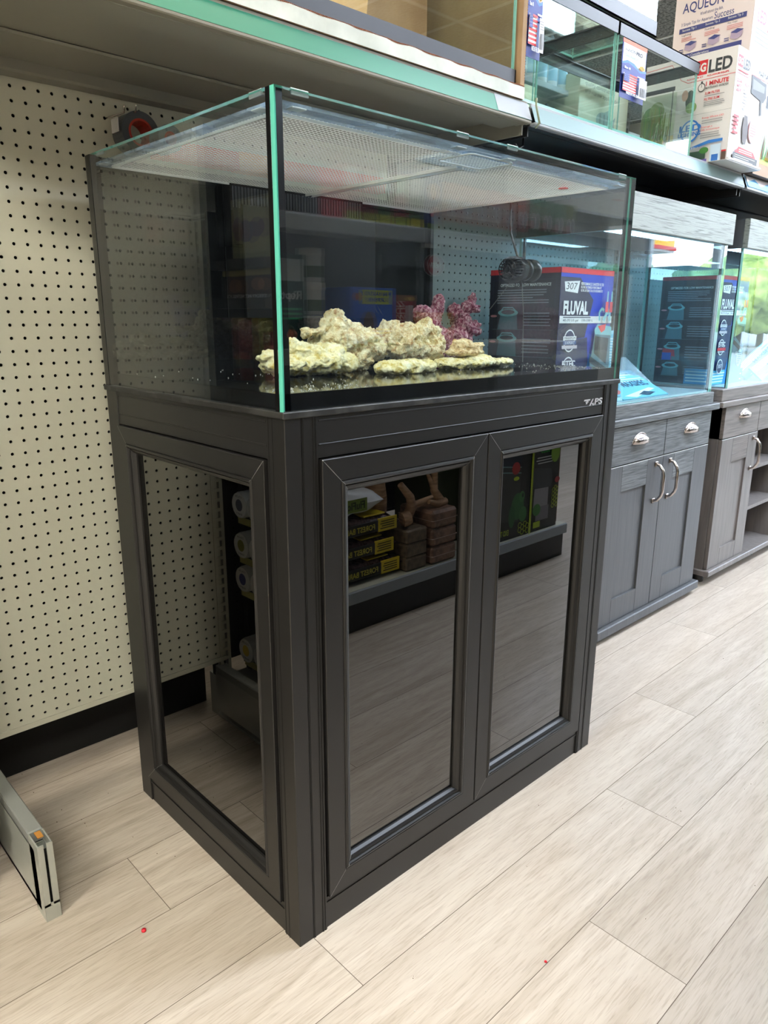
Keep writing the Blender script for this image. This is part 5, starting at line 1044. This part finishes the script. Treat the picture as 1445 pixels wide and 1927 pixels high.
for i in range(10):
    x = 1.345+i*.080; c1 = [(196, 110, 40), (176, 76, 40), (70, 110, 66), (110, 120, 56)][i // 3]
    def ag(A, c1=c1): A.rect(0, .66, 1, 1, ink(*c1)); A.ell(.34, .48, .22, .20, ink(196, 192, 204)); A.ell(.34, .48, .15, .14, ink(160, 156, 172)); A.rect(.60, .30, .95, .48, ink(150, 40, 44)); A.lines(.55, .54, .95, .66, 3, ink(210, 206, 200)); A.rect(0, 0, 1, .2, ink(90, 110, 96))
    simple('lamp_box', (x, YO-.17, z), (x+.076, YO-.04, z+.155-.002*(i % 3)), mat('lamp_card_%d' % (i // 3), tuple(int(q*.8) for q in c1), .35), (nm+['ninth', 'tenth'])[i] + ' boxed reptile lamp from the left on the upper shelf across the aisle', ag, 'box', 'boxed reptile lamps')

# ================================================================ rack to the left (mirrored in the side glass)
RX, RYA, RYB = -.322, .505, .725
rk = thing('corner_rack', (RX-.2, .5, 0), 'dark metal rack at the left, mirrored in the side glass of tank and cabinet', 'shelving unit')
b = MB(); b.box((RX-.27, RYA, .02), (RX-.255, RYB, 1.45), DKST); b.box((RX-.255, RYB-.02, .02), (RX-.03, RYB, 1.45), DKST); b.box((RX-.255, RYA, .02), (RX-.03, RYA+.015, 1.45), DKST); b.build('rack_frame', rk)
for z in (.135, .905, 1.09, 1.175): b = MB(); b.box((RX-.255, RYA, z-.020), (RX, RYB, z), GREYST if z < .2 else DKST); b.build('rack_shelf', rk)
b = MB(); b.box((RX-.10, RYB-.10, 0), (RX-.02, RYB-.06, .115), GREYST); b.build('rack_foot', rk)
ringc = [(226, 200, 70), (60, 60, 140), (150, 150, 60), (90, 90, 110), (200, 200, 200), (70, 60, 150)]
k = 0
for j, zz in enumerate((.207, .405, .495, .60, .71, .81)):
    for i, yy in enumerate((.682, .614, .546)):
        t = thing('paint_jar', (RX-.04, yy, zz-.034), ('%s row up, %s jar from the wall, on the left rack' % (nm[j], nm[i])), 'jar', 'paint jars on the left rack')
        MB().lathe([(.032, 0), (.034, .002), (.034, .05), (.031, .055)], WJ, c=(RX-.060, yy, zz), ax='x', n=22).build('jar_body', t)
        A = Art((RX-.0045, yy-.032, zz-.032), (0, .064, 0), (0, 0, .064)); A.ell(.5, .5, .5, .5, ink(226, 226, 222)); A.ell(.5, .5, .24, .24, ink(*ringc[j])); A.text('COLOR', .26, .80, .74, .88, ink(60, 60, 60)); A.text('SHIFT', .28, .12, .72, .20, ink(60, 60, 60)); A.build('lid_label', t)
    MB().box((RX-.085, RYA+.005, zz-.048), (RX-.020, RYB-.005, zz-.035), DKST).build('jar_rail', rk)
    for yy in (.682, .614, .546): MB().box((RX-.020, yy-.035, zz-.054), (RX-.018, yy+.03, zz-.036), ink(206, 200, 120)).build('price_ticket', rk)
def face_x(name, y0_, y1_, z0_, z1_, m, label, art, cat='box', xd=.10):
    a, b_ = (RX-.02-xd, y0_, z0_), (RX-.02, y1_, z1_); t = carton(name, a, b_, m, label, cat, 'packages on the left rack'); A = Art(*faces(a, b_)['right']); art(A); A.build('printed_face', t)
face_x('picture_carton', .51, .655, 1.1755, 1.30, mat('olive_card', (150, 146, 100), .4), 'olive carton with a lilac landscape picture on the left rack', lambda A: (A.rect(.05, .1, .95, .9, ink(170, 166, 120)), A.ell(.3, .5, .2, .16, ink(120, 90, 116)), A.ell(.6, .45, .22, .18, ink(110, 100, 130)), A.ell(.8, .5, .14, .2, ink(140, 110, 110)), A.rect(.1, .84, .45, .96, ink(210, 210, 206))))
face_x('metallics_carton', .51, .70, 1.0905, 1.153, mat('dark_red_card', (44, 18, 18), .35), 'dark carton lettered in white on the left rack', lambda A: (A.rect(0, .8, 1, 1, ink(160, 146, 80)), A.text('SPEEDPAINT METALLICS', .08, .04, .92, .16, ink(200, 200, 200), bold=.03), A.ell(.25, .5, .14, .22, ink(150, 90, 60)), A.ell(.72, .45, .14, .24, ink(120, 80, 60))))
for i, (yy, cc, lb) in enumerate(((.67, (120, 46, 40), 'red labelled tin nearest the wall on the left rack'), (.585, (150, 140, 60), 'gold labelled tin in the middle of the left rack'))):
    t = thing('paint_tin', (RX-.06, yy, .9055), lb, 'tin', 'tins on the left rack'); MB().lathe([(0, 0), (.036, .001), (.036, .14), (.033, .144), (0, .145)], mat('tin_%d' % i, cc, .3, metal=.3), c=(RX-.06, yy, .9055), n=24).build('tin_body', t)
    MB().lathe([(.0365, .03), (.0365, .05)], mat('tin_band', (60, 50, 40), .4), c=(RX-.06, yy, .9055), n=24).build('tin_band', t)
face_x('red_booklet_box', .51, .545, .9055, 1.02, mat('salmon_card', (190, 96, 80), .4), 'salmon red box of booklets on the left rack', lambda A: (A.rect(0, .75, 1, 1, ink(120, 40, 40)), A.text('TREES', .2, .8, .8, .95, ink(220, 210, 200), bold=.03)))

# ================================================================ small things on the floor and far store
tag(MB().lathe([(0, 0), (.0045, .0002), (.0040, .0035), (.0015, .005), (0, .005)], mat('red_bead', (214, 30, 50), .4), c=(-.180, .218, .0003), n=9).build('red_bead', None, (-.18, .218, 0)), 'tiny red bead on the floor left of the black cabinet', 'bead')
tag(MB().lathe([(0, 0), (.0028, .0002), (.0018, .002), (0, .0022)], mat('red_bead', (214, 30, 50), .4), c=(.285, -.306, .0003), n=7).build('red_speck', None, (.285, -.306, 0)), 'tiny orange red speck on the floor in front of the cabinet doors', 'speck')
db = MB(); dm = mat('floor_debris', (90, 70, 52), .9); dl = mat('white_grain', (214, 212, 205), .8)
for i in range(90):
    x, y = (rnd.uniform(-.3, .0), rnd.uniform(.3, .85)) if i < 30 else (rnd.uniform(0, 1.8), rnd.uniform(-.5, -.03)); r = rnd.uniform(.0005, .0012)
    db.add([Vector((x, y, r*.6))+v*r for v in V1], F1, dl if i % 2 else dm)
tag(db.build('floor_crumbs', None, (.3, 0, 0)), 'specks of grit scattered on the wood-look floor', 'grit', kind='stuff')
# far fixtures that show in the glass
t = thing('added_dark_shelving', (3.4, -2.9, 0), 'dark shelving added behind the far shelves to darken the reflections in the glass', 'shelving unit'); b = MB(); b.box((-.3, -3.1, 0), (5.9, -3.0, 1.95), DKST); b.build('back_panel', t)  # added only to darken what the tank glass reflects
for z in (.2, .65, 1.1, 1.5, 1.9): MB().box((-.3, -3.0, z-.02), (5.9, -2.65, z), DKST).build('shelf_deck', t)
t = thing('end_display', (4.6, -1.1, 0), 'dark free-standing display near the shop window', 'display stand'); b = MB(); b.box((4.45, -1.30, 0), (4.95, -.90, 1.36), mat('slate_panel', (56, 66, 74), .5)); b.build('display_body', t); MB().box((4.43, -1.33, 1.36), (4.97, -.88, 1.40), DKST).build('display_top', t)
t = thing('back_store_shelving', (1.5, 2.9, 0), 'beige shelving of the next aisle behind the pegboard', 'shelving unit'); b = MB(); b.box((-2, 2.85, 0), (5, 2.95, 1.9), PEG); b.build('back_panel', t)
for z in (.2, .6, 1.0, 1.4, 1.8): MB().box((-2, 2.5, z-.02), (5, 2.85, z), PEG).build('shelf_deck', t)
